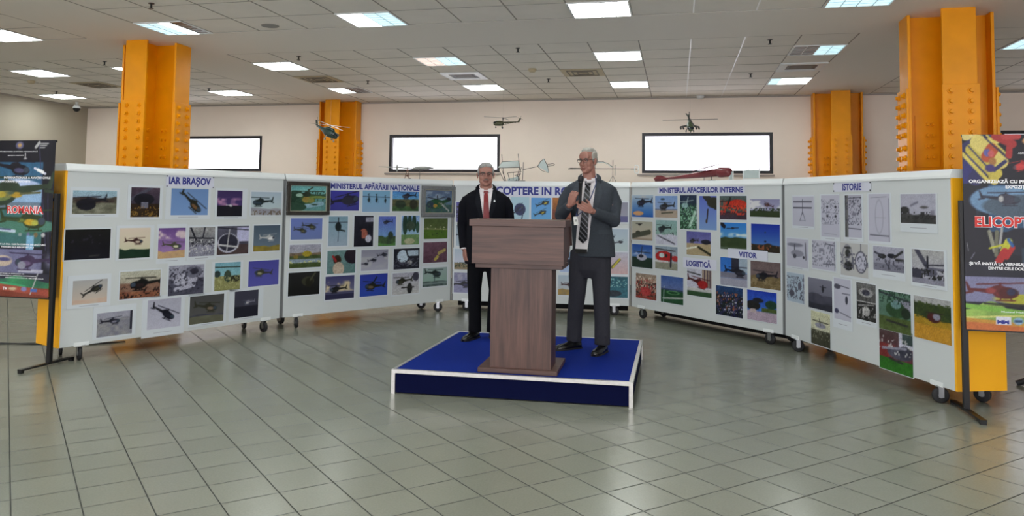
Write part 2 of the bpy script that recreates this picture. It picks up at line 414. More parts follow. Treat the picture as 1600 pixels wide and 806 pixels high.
column(2.64, 8.53, 'large yellow steel column rising behind the rightmost display board, nearest the camera')
column(-6.46, 13.99, 'distant yellow steel column at the back wall, behind the hanging transport helicopter', back=False)
column(2.64, 14.03, 'distant yellow steel column at the back wall, right of the largest window', back=False)

# ------------------------------------------------------------ display boards on castors
BC = [Vector(c) for c in [(-5.546, 6.045), (-4.561, 8.370), (-3.133, 10.623), (-.626, 10.857), (1.140, 8.999), (2.084, 6.637)]]
BN = ['far left', 'second from left', 'middle', 'second from right', 'far right']
ZB, ZCAP, ZT = .14, 1.775, 1.845
DEP = .43
def bframe(b, u=0, z=0, off=0):
    A, B = BC[b - 1], BC[b]; d = (B - A).normalized(); n = Vector((d.y, -d.x, 0)); d3 = Vector((d.x, d.y, 0))
    o = Vector((A.x, A.y, 0)) + d3 * u + n * off; o.z = z
    mx = Matrix((d3, Vector((0, 0, 1)), n)).transposed().to_4x4(); mx.translation = o
    return mx
GREYEDGE = mat('grey_board_edge', '6f7274', .6)
CASTOR = None
def castor_parts(parent, x, y):
    """a swivel castor: plate, fork, tyre, hub"""
    global CASTOR
    if CASTOR is None:
        c = MB().box(-.045, -.035, ZB - .012, .045, .035, ZB).tube([(0, 0, ZB - .016), (0, 0, ZB - .010)], .022, 12)
        c.box(-.022, -.03, .126, .022, .02, .132).box(-.022, -.02, .045, -.018, .02, .128).box(.018, -.02, .045, .022, .02, .128)
        CASTOR = c.build('castor', STEEL, parent)
        MB().tube([(-.014, 0, .062), (-.012, 0, .062), (.012, 0, .062), (.014, 0, .062)], [.055, .062, .062, .055], 24).build('tyre', RUBBER, CASTOR, True)
        MB().tube([(-.017, 0, .062), (.017, 0, .062)], .022, 16).build('hub', STEEL, CASTOR)
        o = CASTOR
    else: o = copy_tree(CASTOR, parent)
    o.location = (x, y, 0); o.rotation_euler = (0, 0, parent.rotation_euler.z * -1 + math.pi / 2 + random.uniform(-.9, .3))
BLAB = ['large white display board on castors, leftmost of five, with yellow end panel', 'second display board from the left, holding two framed paintings', 'middle display board standing behind the two men',
        'second display board from the right, under the red model', 'rightmost large display board with yellow end panel and old drawings']
for b in range(1, 6):
    A, B = BC[b - 1], BC[b]; L_ = (B - A).length; ang = math.atan2(B.y - A.y, B.x - A.x)
    r = empty('display_board', (A.x, A.y, 0), ang, label=BLAB[b - 1], cat='display board', group='castored display boards in an arc')
    e = .003
    MB().box(e + .02, 0, ZB, L_ - e - .02, .025, ZCAP).build('front_panel', BOARD, r)
    MB().box(e + .02, DEP - .02, ZB, L_ - e - .02, DEP, ZCAP).build('back_panel', BOARD, r)
    MB().box(e + .02, .025, ZB, L_ - e - .02, DEP - .02, ZB + .02).build('bottom_panel', mat('board_underside', '3a3836', .8), r)
    if b in (3, 4): MB().box(e + .02, DEP - .02, .02, L_ - e - .02, DEP, ZB).build('light_blocker', mat('light_blocker_board', '131313', .9), r)  # added to block light from behind and darken the floor below
    cpn = MB(); x0, x1 = e + .006, L_ - e - .006
    cpn.rings([[(x, -.012, ZCAP), (x, -.012, ZCAP + .02), (x, .01, ZT), (x, DEP, ZT), (x, DEP, ZCAP)] for x in (x0, x1)]).build('top_rail', WHITE, r)
    for x in (e, L_ - e - .02):
        outer = (b == 1 and x < .1) or (b == 5 and x > .1)
        MB().box(x, 0, ZB, x + .02, DEP, ZCAP).build('end_panel', YELLOW if outer else GREYEDGE, r)
    for x in (.22, L_ - .22):
        for y in (.03, DEP - .03): castor_parts(r, x, y)
        MB().box(x - .07, -.006, ZB - .006, x + .07, 0, ZB + .03).build('castor_bracket', WHITE, r)

# ------------------------------------------------------------ picture painter: an artwork as ink per point of a fine sheet
class Art:
    def __init__(s, nx, ny, asp, seed):
        s.nx, s.ny, s.asp = nx, ny, asp
        s.U, s.V = np.meshgrid(np.linspace(0, 1, nx), np.linspace(0, 1, ny))
        s.rng = np.random.default_rng(seed); s.c = np.zeros((ny, nx, 3)); s.px = 1.0 / nx
    def col(s, h): return np.array([int(h[i] * 2, 16) / 255 for i in range(3)])
    def put(s, a, c):
        a = np.clip(a, 0, 1)[..., None]; s.c = s.c * (1 - a) + np.asarray(c) * a
    def noise(s, k):
        g = s.rng.random((k + 2, k + 2)); x = s.U * k; y = s.V * k; i = x.astype(int); j = y.astype(int); fx = x - i; fy = y - j
        fx = fx * fx * (3 - 2 * fx); fy = fy * fy * (3 - 2 * fy)
        return (g[j, i] * (1 - fx) + g[j, i + 1] * fx) * (1 - fy) + (g[j + 1, i] * (1 - fx) + g[j + 1, i + 1] * fx) * fy
    def ell(s, x, y, rx, ry, c, ang=0):
        dx = s.U - x; dy = (s.V - y); ca, sa = math.cos(ang), math.sin(ang)
        p = (dx * ca + dy * sa) / rx; q = (-dx * sa + dy * ca) / ry
        d = np.sqrt(p * p + q * q); s.put((1 - d) * min(rx, ry) * s.nx * 1.0 + .5, c)
    def line(s, x0, y0, x1, y1, w, c, w1=None):
        a = s.asp; P = np.array([x0, y0 * a]); Q = np.array([x1, y1 * a]); d = Q - P; L2 = d @ d + 1e-9
        t = np.clip(((s.U - P[0]) * d[0] + (s.V * a - P[1]) * d[1]) / L2, 0, 1)
        D = np.hypot(s.U - P[0] - t * d[0], s.V * a - P[1] - t * d[1]); ww = w if w1 is None else w + (w1 - w) * t
        k = np.minimum(1, ww * s.nx * 1.2)
        s.put(((ww / 2 - D) * s.nx + .6) * k, c)
    def heli(s, x, y, S, ang, fl, c1, c2):
        a = s.asp; an = math.radians(ang); ca, sa = math.cos(an), math.sin(an)
        def T(px, py): px = px * fl * S; py = py * S; return x + px * ca - py * sa, y + (px * sa + py * ca) / a
        def el(px, py, rx, ry, c):
            X, Y = T(px, py); dx = s.U - X; dy = (s.V - Y) * a; p = (dx * ca + dy * sa) / (rx * S); q = (-dx * sa + dy * ca) / (ry * S)
            s.put((1 - np.sqrt(p * p + q * q)) * min(rx, ry) * S * s.nx + .5, c)
        def ln(a0, b0, a1, b1, w, c, w1=None):
            s.line(*T(a0, b0), *T(a1, b1), w * S, c, None if w1 is None else w1 * S)
        ln(.02, .02, -.46, .07, .1, c1, .04); ln(-.45, .06, -.5, .2, .06, c1, .03); ln(-.4, .02, -.52, .0, .03, c1)
        el(.17, -.01, .22, .11, c1); el(.05, .07, .14, .07, c1); el(.14, -.02, .13, .05, c2); el(.31, .0, .07, .06, [.25, .3, .36])
        ln(.08, .1, .08, .17, .04, c1); ln(-.32, .16, .5, .18, .02, c1); ln(.0, -.15, .32, -.15, .02, c1); ln(.08, -.1, .06, -.15, .02, c1); ln(.24, -.1, .26, -.15, .02, c1)
    def run(s, code):
        for k, op in enumerate(code.split(';')):
            p = op.split(); o = p[0]
            if o == 'S': s.c = s.col(p[2]) * (1 - s.V[..., None]) + s.col(p[1]) * s.V[..., None]
            elif o == 'G':
                y = float(p[1]); e = y + (s.noise(5)[0:1, :] - .5) * .08; n = s.noise(9)[..., None]
                cc = s.col(p[2]) * (1 - n) + s.col(p[3]) * n; a = np.clip((e - s.V) * s.ny + .5, 0, 1)[..., None]; s.c = s.c * (1 - a) + cc * a
            elif o == 'C':
                y0, y1, am = map(float, p[2:5]); n = s.noise(4) * .6 + s.noise(9) * .4
                a = np.clip((n - .42) * 5, 0, 1) * np.clip((s.V - y0) * 12, 0, 1) * np.clip((y1 - s.V) * 12, 0, 1) * am; s.put(a, s.col(p[1]))
            elif o == 'K':
                de, y0, y1 = map(float, p[2:5]); n = s.rng.random((s.ny // 2 + 1, s.nx // 2 + 1)).repeat(2, 0).repeat(2, 1)[:s.ny, :s.nx]
                n = n * .6 + s.noise(12) * .4; th = np.quantile(n, 1 - de)
                s.put((n > th) * .85 * (s.V >= y0) * (s.V <= y1), s.col(p[1]))
            elif o == 'R':
                x0, y0, x1, y1 = map(float, p[1:5]); s.put(np.clip(np.minimum(np.minimum(s.U - x0 + (x0 <= 0), x1 - s.U + (x1 >= 1)) * s.nx, np.minimum(s.V - y0 + (y0 <= 0), y1 - s.V + (y1 >= 1)) * s.ny) + .5, 0, 1), s.col(p[5]))
            elif o == 'E': s.ell(*map(float, p[1:5]), s.col(p[5]))
            elif o == 'L': s.line(*map(float, p[1:6]), s.col(p[6]))
            elif o == 'H': s.heli(*map(float, p[1:6]), s.col(p[6]), s.col(p[7]))
            elif o == 'N': s.c = s.c * (1 + float(p[1]) * 1.6 * (s.rng.random((s.ny, s.nx, 1)) - .5)) + (s.noise(10)[..., None] - .5) * float(p[1]) * .6
        s.c = np.clip(s.c, 0, 1)
        return s
def lin(c):
    c = np.asarray(c, float); return np.where(c <= .04045, c / 12.92, ((c + .055) / 1.055) ** 2.4)
def sheet(name, W, H, art=None, rect=None, paper=(.775, .80, .825), thick=.002, caption=0, parent=None):
    """a thin sheet of paper (local x right, y up, z out) with its printed picture; one mesh"""
    v = []; f = []; c = []
    P = lin(paper)
    for z in (0, thick): v += [(0, 0, z), (W, 0, z), (W, H, z), (0, H, z)]
    f += [(3, 2, 1, 0), (4, 5, 6, 7), (0, 1, 5, 4), (1, 2, 6, 5), (2, 3, 7, 6), (3, 0, 4, 7)]; c += [P] * 8
    v = np.array(v); c = np.array(c)
    if art is not None:
        x0, y0, x1, y1 = rect; ny, nx = art.ny, art.nx
        g = np.stack([x0 + art.U * (x1 - x0), y0 + art.V * (y1 - y0), np.full_like(art.U, thick + .0006)], -1).reshape(-1, 3)
        o = len(v); v = np.vstack([v, g]); c = np.vstack([c, (lin(art.c) ** 1.08 * .74).reshape(-1, 3)])
        idx = (np.arange(nx * ny).reshape(ny, nx) + o)
        q = np.stack([idx[:-1, :-1], idx[:-1, 1:], idx[1:, 1:], idx[1:, :-1]], -1).reshape(-1, 4)
        f = f + q.tolist()
    if caption:
        o = len(v); xm = W / 2; w_ = W * .22; y = caption
        v = np.vstack([v, [(xm - w_, y - .0025, thick + .0005), (xm + w_, y - .0025, thick + .0005), (xm + w_, y + .0025, thick + .0005), (xm - w_, y + .0025, thick + .0005)]]); c = np.vstack([c, [lin((.6, .61, .65))] * 4]); f = f + [(o, o + 1, o + 2, o + 3)]
    me = bpy.data.meshes.new(name); me.from_pydata(v.tolist(), [], f); me.materials.append(PRINT)
    at = me.color_attributes.new('ink', 'FLOAT_COLOR', 'POINT')
    at.data.foreach_set('color', np.hstack([c, np.ones((len(c), 1))]).astype(np.float32).ravel())
    ob = bpy.data.objects.new(name, me); COL.objects.link(ob)
    if parent: ob.parent = parent
    return ob
def text_obj(txt, W, H, m, depth=.001, bold=.04, name='lettering', parent=None):
    cu = bpy.data.curves.new(name, 'FONT'); cu.body = txt; cu.size = 1; cu.offset = bold; cu.extrude = 0; cu.resolution_u = 3
    o = bpy.data.objects.new(name, cu); COL.objects.link(o); bpy.context.view_layer.update()
    me = bpy.data.meshes.new_from_object(o.evaluated_get(bpy.context.evaluated_depsgraph_get())); bpy.data.objects.remove(o)
    co = np.empty(len(me.vertices) * 3); me.vertices.foreach_get('co', co); co = co.reshape(-1, 3)
    # scale by cap height: letters without marks
    mn, mxx = co.min(0), co.max(0)
    co[:, 0] = (co[:, 0] - mn[0]) / (mxx[0] - mn[0]) * W; co[:, 1] = co[:, 1] / .72 * H; co[:, 2] = 0
    me.vertices.foreach_set('co', co.ravel()); me.materials.clear(); me.materials.append(m); me.update()
    ob = bpy.data.objects.new(name, me); COL.objects.link(ob)
    if parent: ob.parent = parent
    return ob

PRINTS = """1|0.077 1.373 0.496 1.593|0.024 0.031 0.024 0.031|S acd 889;G .72 433 665;G .45 998 665;H .4 .5 .75 5 -1 112 334;E .3 .4 .22 .25 112;N .12|black helicopter parked on grey tarmac
1|0.638 1.339 0.942 1.636|0.034 0.026 0.034 0.026|S 545 334;L 0 .6 .7 1 .1 556;R 0 0 1 .45 321;E .45 .6 .35 .2 112;R .35 .3 .6 .5 778;K 973 .25 0 .35;N .12|dim hangar with brown rubble floor
1|1.069 1.356 1.502 1.635|0.060 0.041 0.030 0.041|S 79c 8ad;H .55 .45 .8 -38 1 221 864|camouflaged helicopter diving across plain blue sky
1|1.613 1.340 1.933 1.625|0.025 0.028 0.066 0.028|S 436 548;C c9b .3 .75 .9;R 0 0 1 .42 112;H .5 .42 .3 0 1 ccc fff|tiny white helicopter under purple clouded sky
1|2.053 1.352 2.475 1.620|0.018 0.015 0.018 0.015|S bcd cdd;G .3 99a bbb;H .35 .55 .75 0 -1 122 345;K 765 .3 .0 .2|dark helicopter facing left over pale snowy ground
1|0.026 0.943 0.451 1.227|0.012 0.012 0.012 0.012|S 111 112;K 334 .1 .5 .8;L .55 .1 .75 .12 .03 444;N .05|almost black night print
1|0.539 0.932 0.857 1.231|0.033 0.019 0.040 0.025|S edc ddb;G .3 132 243;H .5 .55 .65 0 1 422 dcb|cream sky print with helicopter above dark green field
1|0.946 0.913 1.247 1.224|0.014 0.053 0.014 0.040|S 759 b9c;C edd .6 .95 .9;G .22 ca8 db8;H .55 .4 .8 -3 1 554 ddb;N .05|pale helicopter against pink and purple clouds
1|1.291 0.916 1.599 1.225|0.023 0.041 0.023 0.021|S aaa 556;L .05 1 .3 .5 .06 112;L .6 1 .5 .5 .05 223;L 0 .65 1 .6 .04 112;R 0 0 1 .4 99a;K 223 .3 .35 .55;K ddd .2 .1 .6;N .2|grey hangar interior print with scattered small aircraft
1|1.630 0.919 2.035 1.233|0.017 0.021 0.017 0.014|S 667 445;R .62 .45 1 .95 cce;R 0 0 1 .35 544;E .35 .4 .34 .34 ccd;E .35 .42 .3 .3 334;L .3 .1 .38 .9 .03 ccc;L .05 .35 .65 .25 .04 ddd;L 0 .95 1 .85 .02 112;N .1|glass bubble cockpit helicopter seen close
1|2.103 0.936 2.472 1.233|0.018 0.015 0.018 0.015|S 567 789;G .2 873 a94;H .55 .5 .65 3 1 ccc fff|white helicopter over yellow green field
1|0.116 0.523 0.441 0.747|0.048 0.036 0.036 0.048|S bbb dcb;G .2 dba dcb;H .6 .55 .7 30 1 222 443|small dark helicopter climbing in pinkish beige sky
1|0.564 0.533 0.986 0.801|0.013 0.013 0.013 0.013|S ccb a98;G .55 865 976;G .25 a75 854;H .6 .5 .9 0 -1 111 322;K 211 .25 .0 .45;N .12|dark helicopter parked on brown desert ground
1|1.075 0.521 1.483 0.831|0.015 0.020 0.015 0.040|S aab 99a;R 0 0 1 .55 556;E .45 .5 .36 .2 bbc;E .7 .75 .25 .2 778;E .72 .78 .12 .1 334;L .2 .2 .7 .3 .1 bbc;K 334 .2 .1 .9;N .15|black and white close view of a gunship nose
1|1.614 0.527 1.941 0.831|0.033 0.021 0.033 0.014|S 8bc 9cc;R 0 0 1 .52 996;E .5 .5 .14 .22 454;L 0 .85 1 .82 .03 332;E .8 .4 .2 .12 332;E .1 .6 .12 .12 344;K bb8 .2 .05 .5;N .1|green helicopter head-on standing on yellow sand
1|2.050 0.539 2.469 0.827|0.018 0.015 0.018 0.015|S 55a 66b;H .45 .5 .65 -8 -1 443 aa8|helicopter turning in deep violet blue sky
1|0.356 0.191 0.705 0.420|0.038 0.019 0.038 0.062|S aab bbb;G .72 889 aaa;R .93 .2 1 1 334;H .4 .6 .6 3 1 223 889;N .08|black and white helicopter on wide empty tarmac
1|0.861 0.202 1.227 0.497|0.056 0.079 0.042 0.039|S bbc ccd;H .5 .5 .85 -25 1 112 223;N .04|black silhouette helicopter on pale grey sky
1|1.329 0.198 1.741 0.493|0.016 0.027 0.031 0.027|S 555 666;G .33 334 667;G .25 665 776;H .5 .55 .75 -6 1 332 876|grey toned helicopter flying over flat fields
1|1.878 0.204 2.194 0.500|0.068 0.029 0.068 0.029|S 445 445;R 0 0 1 .42 223;H .6 .55 .5 0 -1 889 ccc|white helicopter above dark sea
2|0.631 1.407 1.060 1.658|0.019 0.016 0.019 0.016|S 44a 449;H .55 .5 1.1 12 1 223 667;E .6 .5 .22 .2 334|large grey helicopter filling a violet sky
2|1.110 1.392 1.549 1.669|0.020 0.017 0.020 0.017|S 8bd 9bd;H .22 .62 .28 -80 1 122 233;H .5 .62 .28 -80 1 122 233;H .82 .58 .25 -80 1 122 233;L 0 .72 1 .7 .02 456|three small helicopters abreast on pale blue sky
2|1.591 1.402 2.039 1.670|0.022 0.017 0.022 0.017|S 59d 9cd;R 0 0 1 .6 664;G .25 574 353;H .6 .76 .6 0 -1 223 445;E .3 .35 .2 .2 343;E .8 .35 .15 .25 332;N .15|soldiers kneeling in field below a helicopter
2|0.092 1.056 0.523 1.312|0.018 0.016 0.018 0.016|S 78c 78b;H .6 .6 .5 -5 1 332 775;H .32 .42 .45 -5 1 332 775|two camouflaged helicopters in blue violet sky
2|0.615 0.965 0.897 1.334|0.019 0.016 0.019 0.016|S 8ab abc;E .5 .65 .16 .15 122;L 0 .8 1 .8 .02 112;L .5 .95 .5 .6 .05 112;L .55 .55 .85 .5 .06 122;L .52 .5 .5 .15 .02 334;N .04|upright print of helicopter hauling a load on a line
2|0.994 0.946 1.292 1.342|0.020 0.017 0.020 0.017|S 223 112;E .55 .6 .35 .15 112;E .5 .42 .2 .16 a65;E .75 .25 .16 .12 ccd;R .6 .8 1 .95 99a;R 0 0 .4 .5 112;N .15|pilot face in a black helmet
2|1.373 0.943 1.656 1.333|0.021 0.017 0.021 0.017|S 67c 8bd;G .33 574 343;G .1 694 585;H .5 .8 .6 0 -1 223 445;E .7 .35 .15 .14 343;N .08|tiny helicopter above a lone dark tree
2|1.752 0.950 2.060 1.341|0.022 0.017 0.022 0.017|S 9be acd;R 0 0 1 .35 796;E .2 .7 .14 .35 243;E .45 .75 .12 .3 243;E .7 .75 .12 .3 243;E .9 .6 .1 .2 354;E .5 .65 .25 .15 454;E .45 .12 .3 .1 bb9;N .15|camouflaged helicopter among tall poplars
2|2.139 1.018 2.571 1.304|0.023 0.018 0.023 0.018|S 563 674;R 0 0 1 .45 572;L 0 .5 1 .45 .03 996;K ddb .05 .45 .65;K 342 .1 .1 .4;N .08|flat green meadow print with two distant helicopters
2|0.086 0.715 0.516 0.994|0.018 0.015 0.018 0.015|S aab bbb;G .62 765 876;G .5 452 564;R 0 .22 1 .38 9ab;K dd9 .3 .2 .3;E .55 .6 .15 .12 a93;E .2 .48 .08 .08 873;N .15|yellow helicopters parked along a grey lakeside
2|0.609 0.618 1.025 0.907|0.019 0.016 0.019 0.016|S 799 688;E .9 .75 .3 .35 212;E .35 .6 .14 .2 321;L .2 .75 .3 .55 .07 a33;E .4 .2 .2 .3 cba;N .12|rescuer lifted above teal water
2|1.113 0.633 1.539 0.899|0.020 0.017 0.020 0.017|S 99a bbc;C ccc .1 .7 .5;H .8 .72 .42 10 1 223 334;H .42 .48 .36 10 1 223 334;H .15 .32 .28 5 1 223 334|three dark helicopters in line on cloudy grey sky
2|1.634 0.624 2.070 0.900|0.022 0.017 0.022 0.017|S 112 223;E .35 .62 .22 .3 cde;R .5 .62 .95 .9 bcd;L .45 1 .55 .6 .05 112;E .62 .3 .1 .1 bbb;K 667 .3 .1 .5;N .12|dark cockpit interior with bright windows
2|2.136 0.688 2.567 0.973|0.023 0.018 0.023 0.018|S 756 645;L .5 .15 .6 .28 .1 ba5;L .65 .45 .9 .6 .1 ba6;N .14|two yellow helicopters over purple brown moor
2|0.080 0.385 0.508 0.662|0.017 0.015 0.017 0.015|S 222 111;E .62 .6 .06 .09 ddc;E .62 .6 .2 .2 443;E .66 .55 .12 .2 221;L .7 .65 .85 .95 .05 554;R 0 0 1 .33 111|night print with a single glowing light
2|0.592 0.300 1.016 0.588|0.019 0.016 0.019 0.016|S 447 99a;C dca .3 .8 1;R 0 0 1 .3 335;R 0 .22 1 .3 557;H .42 .42 .65 0 -1 111 222|helicopter silhouette low over the sea at dusk
2|1.103 0.302 1.538 0.584|0.020 0.017 0.020 0.017|S 34a 35b;H .5 .42 .8 -5 -1 221 765;L .45 .55 .6 .85 .04 122|camouflaged helicopter against vivid cobalt sky
2|1.622 0.289 2.068 0.573|0.022 0.017 0.022 0.017|S bbc ccc;H .4 .6 .7 0 -1 221 443;E .88 .8 .12 .22 445;E .65 .25 .1 .25 222;L .35 .3 .8 .3 .04 333;N .1|grey helicopters seen from three sides in pale haze
2|2.133 0.359 2.575 0.617|0.023 0.018 0.023 0.036|S abb 9ba;G .28 455 788;R 0 .12 1 .2 899;H .45 .68 .75 -3 1 122 344;L .48 .6 .48 .3 .02 345|helicopter towing a line over teal grey lake
3|0.052 1.252 0.377 1.535|0.019 0.018 0.019 0.018|S 55a 88b;K 334 .3 .2 .8|violet sky print beside dark suited man
3|0.058 0.915 0.382 1.206|0.019 0.018 0.019 0.018|S 9ab bcd;H .3 .5 .7 0 1 112 334|pale print with dark helicopter beside dark suited man
3|0.036 0.580 0.369 0.870|0.019 0.018 0.019 0.018|S bcd dde;G .3 875 986;K 342 .4 .1 .35|helicopter landing field with dry grass under pale sky
3|0.033 0.254 0.365 0.534|0.018 0.018 0.018 0.018|S 88a 99b;C bbc .4 1 .6;H .4 .4 .9 5 1 112 336;N .1|grey violet print of helicopter with blurred rotor
3|0.837 1.274 1.101 1.618|0.018 0.018 0.018 0.018|S bde bde;E .5 .5 .3 .25 236;H .4 .45 .9 40 1 124 347;L .7 .5 .6 .1 .05 235|dark blue helicopter tilted upward on pale sky
3|1.128 1.279 1.409 1.613|0.018 0.018 0.018 0.018|S 6ae 7be;H .62 .75 .75 25 1 221 cb4;H .5 .35 .7 25 1 221 cb4|two black and yellow helicopters on bright blue sky
3|1.427 1.285 1.714 1.617|0.018 0.018 0.018 0.018|S b73 853;G .5 954 742;N .15|orange brown autumn print left of grey suited man
3|1.541 0.582 1.809 0.858|0.018 0.018 0.018 0.018|S 9bd bce;E .4 .5 .2 .15 223|pale blue print behind grey suited man
3|1.517 0.263 1.811 0.537|0.018 0.018 0.018 0.018|S bcd ccc;G .3 b95 986;H .5 .5 .7 0 1 422 765|red grey helicopter on beige field behind lectern
3|2.185 1.289 2.476 1.564|0.018 0.018 0.018 0.018|S 99a aab;R 0 0 1 .3 669;L .2 .55 .6 .56 .03 667|violet grey sea horizon print
3|2.187 0.890 2.477 1.191|0.018 0.018 0.018 0.018|S bcd cdd;H .6 .4 .45 15 1 112 223;H .2 .68 .45 -10 1 112 223|two small black helicopters on pale blue sky
3|2.189 0.573 2.478 0.873|0.018 0.018 0.018 0.018|S ccd dbb;L .25 .3 .6 .65 .13 774;L .3 .3 .62 .7 .07 dc4;N .05|yellow green helicopter tilted on pinkish sky
3|2.190 0.248 2.479 0.538|0.017 0.018 0.017 0.018|S 267 378;K 9cc .2 .5 .9;E .3 .2 .4 .15 234;N .15|teal ocean water print
4|0.029 1.368 0.459 1.664|0.013 0.009 0.013 0.009|S bcd 26b;S2 .75 26b;C dcb .85 1 .7;H .55 .65 .8 0 -1 112 224;E .3 .17 .25 .1 da7|dark helicopter on deep blue above an orange cloud
4|0.497 1.371 0.918 1.655|0.012 0.008 0.012 0.008|S 8ad abd;R 0 0 1 .35 ba9;L 0 .38 1 .38 .02 667;H .5 .5 .75 0 -1 222 445;E .35 .85 .1 .05 456;L .3 .2 .8 .25 .04 554;N .06|helicopter parked on tan sand under blue sky
4|0.964 1.235 1.256 1.663|0.011 0.008 0.011 0.008|S 235 243;K 9ca .45 .0 .7;K 253 .35 .0 .75;L .6 .1 .9 .5 .14 bdc;L 0 .8 .8 .85 .03 abb;L .4 .75 .5 .95 .04 abb;E .3 .7 .2 .08 9bb;N .2|tall print of helicopter above green white surf
4|1.300 1.239 1.586 1.654|0.011 0.008 0.011 0.008|S 67c 8ad;L .35 1 .95 .7 .3 333;E .85 .8 .4 .16 332;L .5 .6 .45 .3 .07 322;E .42 .25 .06 .06 543|tall print of men hanging below a helicopter belly
4|1.637 1.375 2.050 1.654|0.010 0.008 0.010 0.008|S 566 565;R 0 0 1 .35 434;E .65 .65 .35 .2 b32;K d42 .45 .2 .8;K 433 .25 .1 .6;L .4 .9 .3 .6 .06 222;L 0 .75 .4 .8 .03 333;N .15|crew in orange red beside a red helicopter
4|2.097 1.415 2.518 1.617|0.009 0.007 0.009 0.007|S 99b bbd;C eee .4 1 .9;R 0 0 1 .35 342;K 231 .6 .3 .5;H .62 .65 .35 -20 -1 422 755|red helicopter over green field beneath big clouds
4|0.031 1.056 0.447 1.308|0.013 0.009 0.013 0.009|S bba cba;R 0 0 1 .1 a98;L .05 .2 .85 .45 .16 554;E .3 .4 .12 .1 443;E .38 .82 .08 .05 333;L .2 .88 .5 .88 .02 444|grey ship print with a hovering helicopter
4|0.510 1.021 0.906 1.337|0.012 0.008 0.012 0.008|S 9bb 9ba;G .4 ccd dde;L .1 .35 .9 .05 .04 556;H .4 .65 .7 0 -1 122 233;K 445 .15 .4 .6;N .08|dark helicopter hovering over white snow slope
4|1.078 0.917 1.490 1.210|0.011 0.008 0.011 0.008|S 66a 99c;R 0 0 1 .5 ba8;L 0 .25 .4 .35 .05 eed;L .5 .35 1 .05 .07 332;H .3 .6 .4 0 -1 222 555;E .8 .58 .2 .1 223;N .08|row of parked helicopters on pale airfield apron
4|1.646 1.021 2.047 1.337|0.010 0.008 0.010 0.008|S 38d 8bd;C dee .45 .65 1;L 0 1 .15 .85 .12 112;G .45 342 453;R 0 .02 1 .08 676;E .48 .8 .06 .04 223;L .25 .78 .7 .82 .02 223|aircraft over dark green forest hills
4|2.112 1.020 2.515 1.336|0.009 0.007 0.009 0.007|S 13a 69c;G .28 221 432;K a64 .25 .08 .25;E .5 .38 .04 .03 112;E .5 .7 .03 .03 346|tiny parachutes over brown hills in deep blue sky
4|0.032 0.685 0.448 0.996|0.013 0.009 0.013 0.009|S 25a 9bd;C eef .5 .8 .6;R 0 0 1 .45 132;E .48 .45 .25 .14 bbc;E .45 .5 .12 .07 223;L .1 .68 .9 .66 .02 222;L .45 .5 .5 .9 .03 334|white helicopter nose on dark grass
4|0.498 0.697 0.918 0.996|0.012 0.008 0.012 0.008|S 9ab bbb;R 0 0 1 .3 998;E .4 .55 .38 .25 b22;E .3 .6 .12 .1 cdd;E .5 .6 .06 .08 222;R 0 .3 .6 .38 ddd;L .7 .15 .72 .7 .07 223;L 0 .88 .9 .82 .03 333;E .9 .5 .15 .12 b33;N .12|large red and white rescue helicopter
4|1.088 0.415 1.499 0.745|0.011 0.008 0.011 0.008|S ccd ccd;R .62 .35 1 1 a98;R .7 .35 .74 1 545;R .82 .35 .86 1 545;R .92 .35 .96 1 545;R 0 0 1 .18 353;R 0 .18 1 .3 ccc;H .45 .5 .9 -8 1 511 c22;E .65 .45 .2 .15 a22;L 0 .88 .55 .8 .03 222;N .1|red helicopter landed beside tall pale columns
4|1.643 0.595 2.053 0.924|0.010 0.007 0.010 0.007|S 37c 48d;R .7 .5 1 1 abc;R .42 .5 .7 1 334;R 0 0 1 .28 aab;R 0 .28 1 .48 889;H .6 .5 .85 0 1 112 334;N .06|dark helicopter in front of blue hangar
4|2.100 0.613 2.519 0.913|0.009 0.007 0.009 0.007|S 766 877;G .45 875 764;H .5 .45 .8 0 -1 112 222;K 986 .3 .0 .35;N .1|black helicopter on brown grass
4|0.114 0.273 0.523 0.606|0.013 0.009 0.013 0.009|S a98 854;K b33 .35 .0 .8;K dcb .3 .3 .9;K 322 .35 .1 .7;E .5 .3 .25 .18 b44;N .2|crowd of people around something red
4|0.609 0.272 1.020 0.616|0.012 0.008 0.012 0.008|S 46a 99b;R 0 0 1 .5 253;E .55 .4 .28 .07 7a7;E .55 .4 .22 .05 253;L .1 .15 1 .25 .04 ccc;L .12 0 .15 .6 .03 abb;R 0 .47 1 .53 457;N .08|green rooftop landing pad above the sea
4|1.570 0.236 1.985 0.581|0.010 0.007 0.010 0.007|S 247 122;R 0 0 1 .7 122;K a64 .15 .2 .8;K bbc .15 .1 .7;K 336 .3 .0 .7;N .25|dark crowded night gathering with coloured lights
4|2.050 0.243 2.464 0.579|0.009 0.007 0.009 0.007|S 24b 59d;R 0 0 1 .32 bab;R .5 .32 1 .45 563;E .2 .5 .25 .16 222;E .38 .68 .18 .08 223;L .38 .65 .38 .4 .04 222;E .82 .58 .2 .14 243;E .2 .32 .12 .07 cbb;N .12|canopy roof under deep blue sky over pink paving
5|0.196 1.335 0.604 1.644|0.012 0.027 0.012 0.013|S ccd ccd;L .05 .82 .9 .82 .03 445;L .05 .62 .9 .62 .03 445;L .48 .9 .48 .4 .02 556;L .48 .5 .35 .18 .02 778;L .48 .5 .6 .18 .02 778;L .35 .18 .6 .18 .01 778|line drawing of a mast with two crossbars
5|0.742 1.244 1.048 1.653|0.022 0.038 0.011 0.013|S ccd ccd;K 889 .25 .3 .9;E .35 .72 .06 .03 223;E .8 .72 .06 .03 223;E .35 .5 .06 .03 223;E .8 .5 .06 .03 223;L .1 .8 .9 .8 .01 778;L .05 .58 .95 .58 .01 778;L .1 .3 .7 .3 .01 778;L .15 .08 .85 .06 .01 889|tall sheet of small rotor diagrams
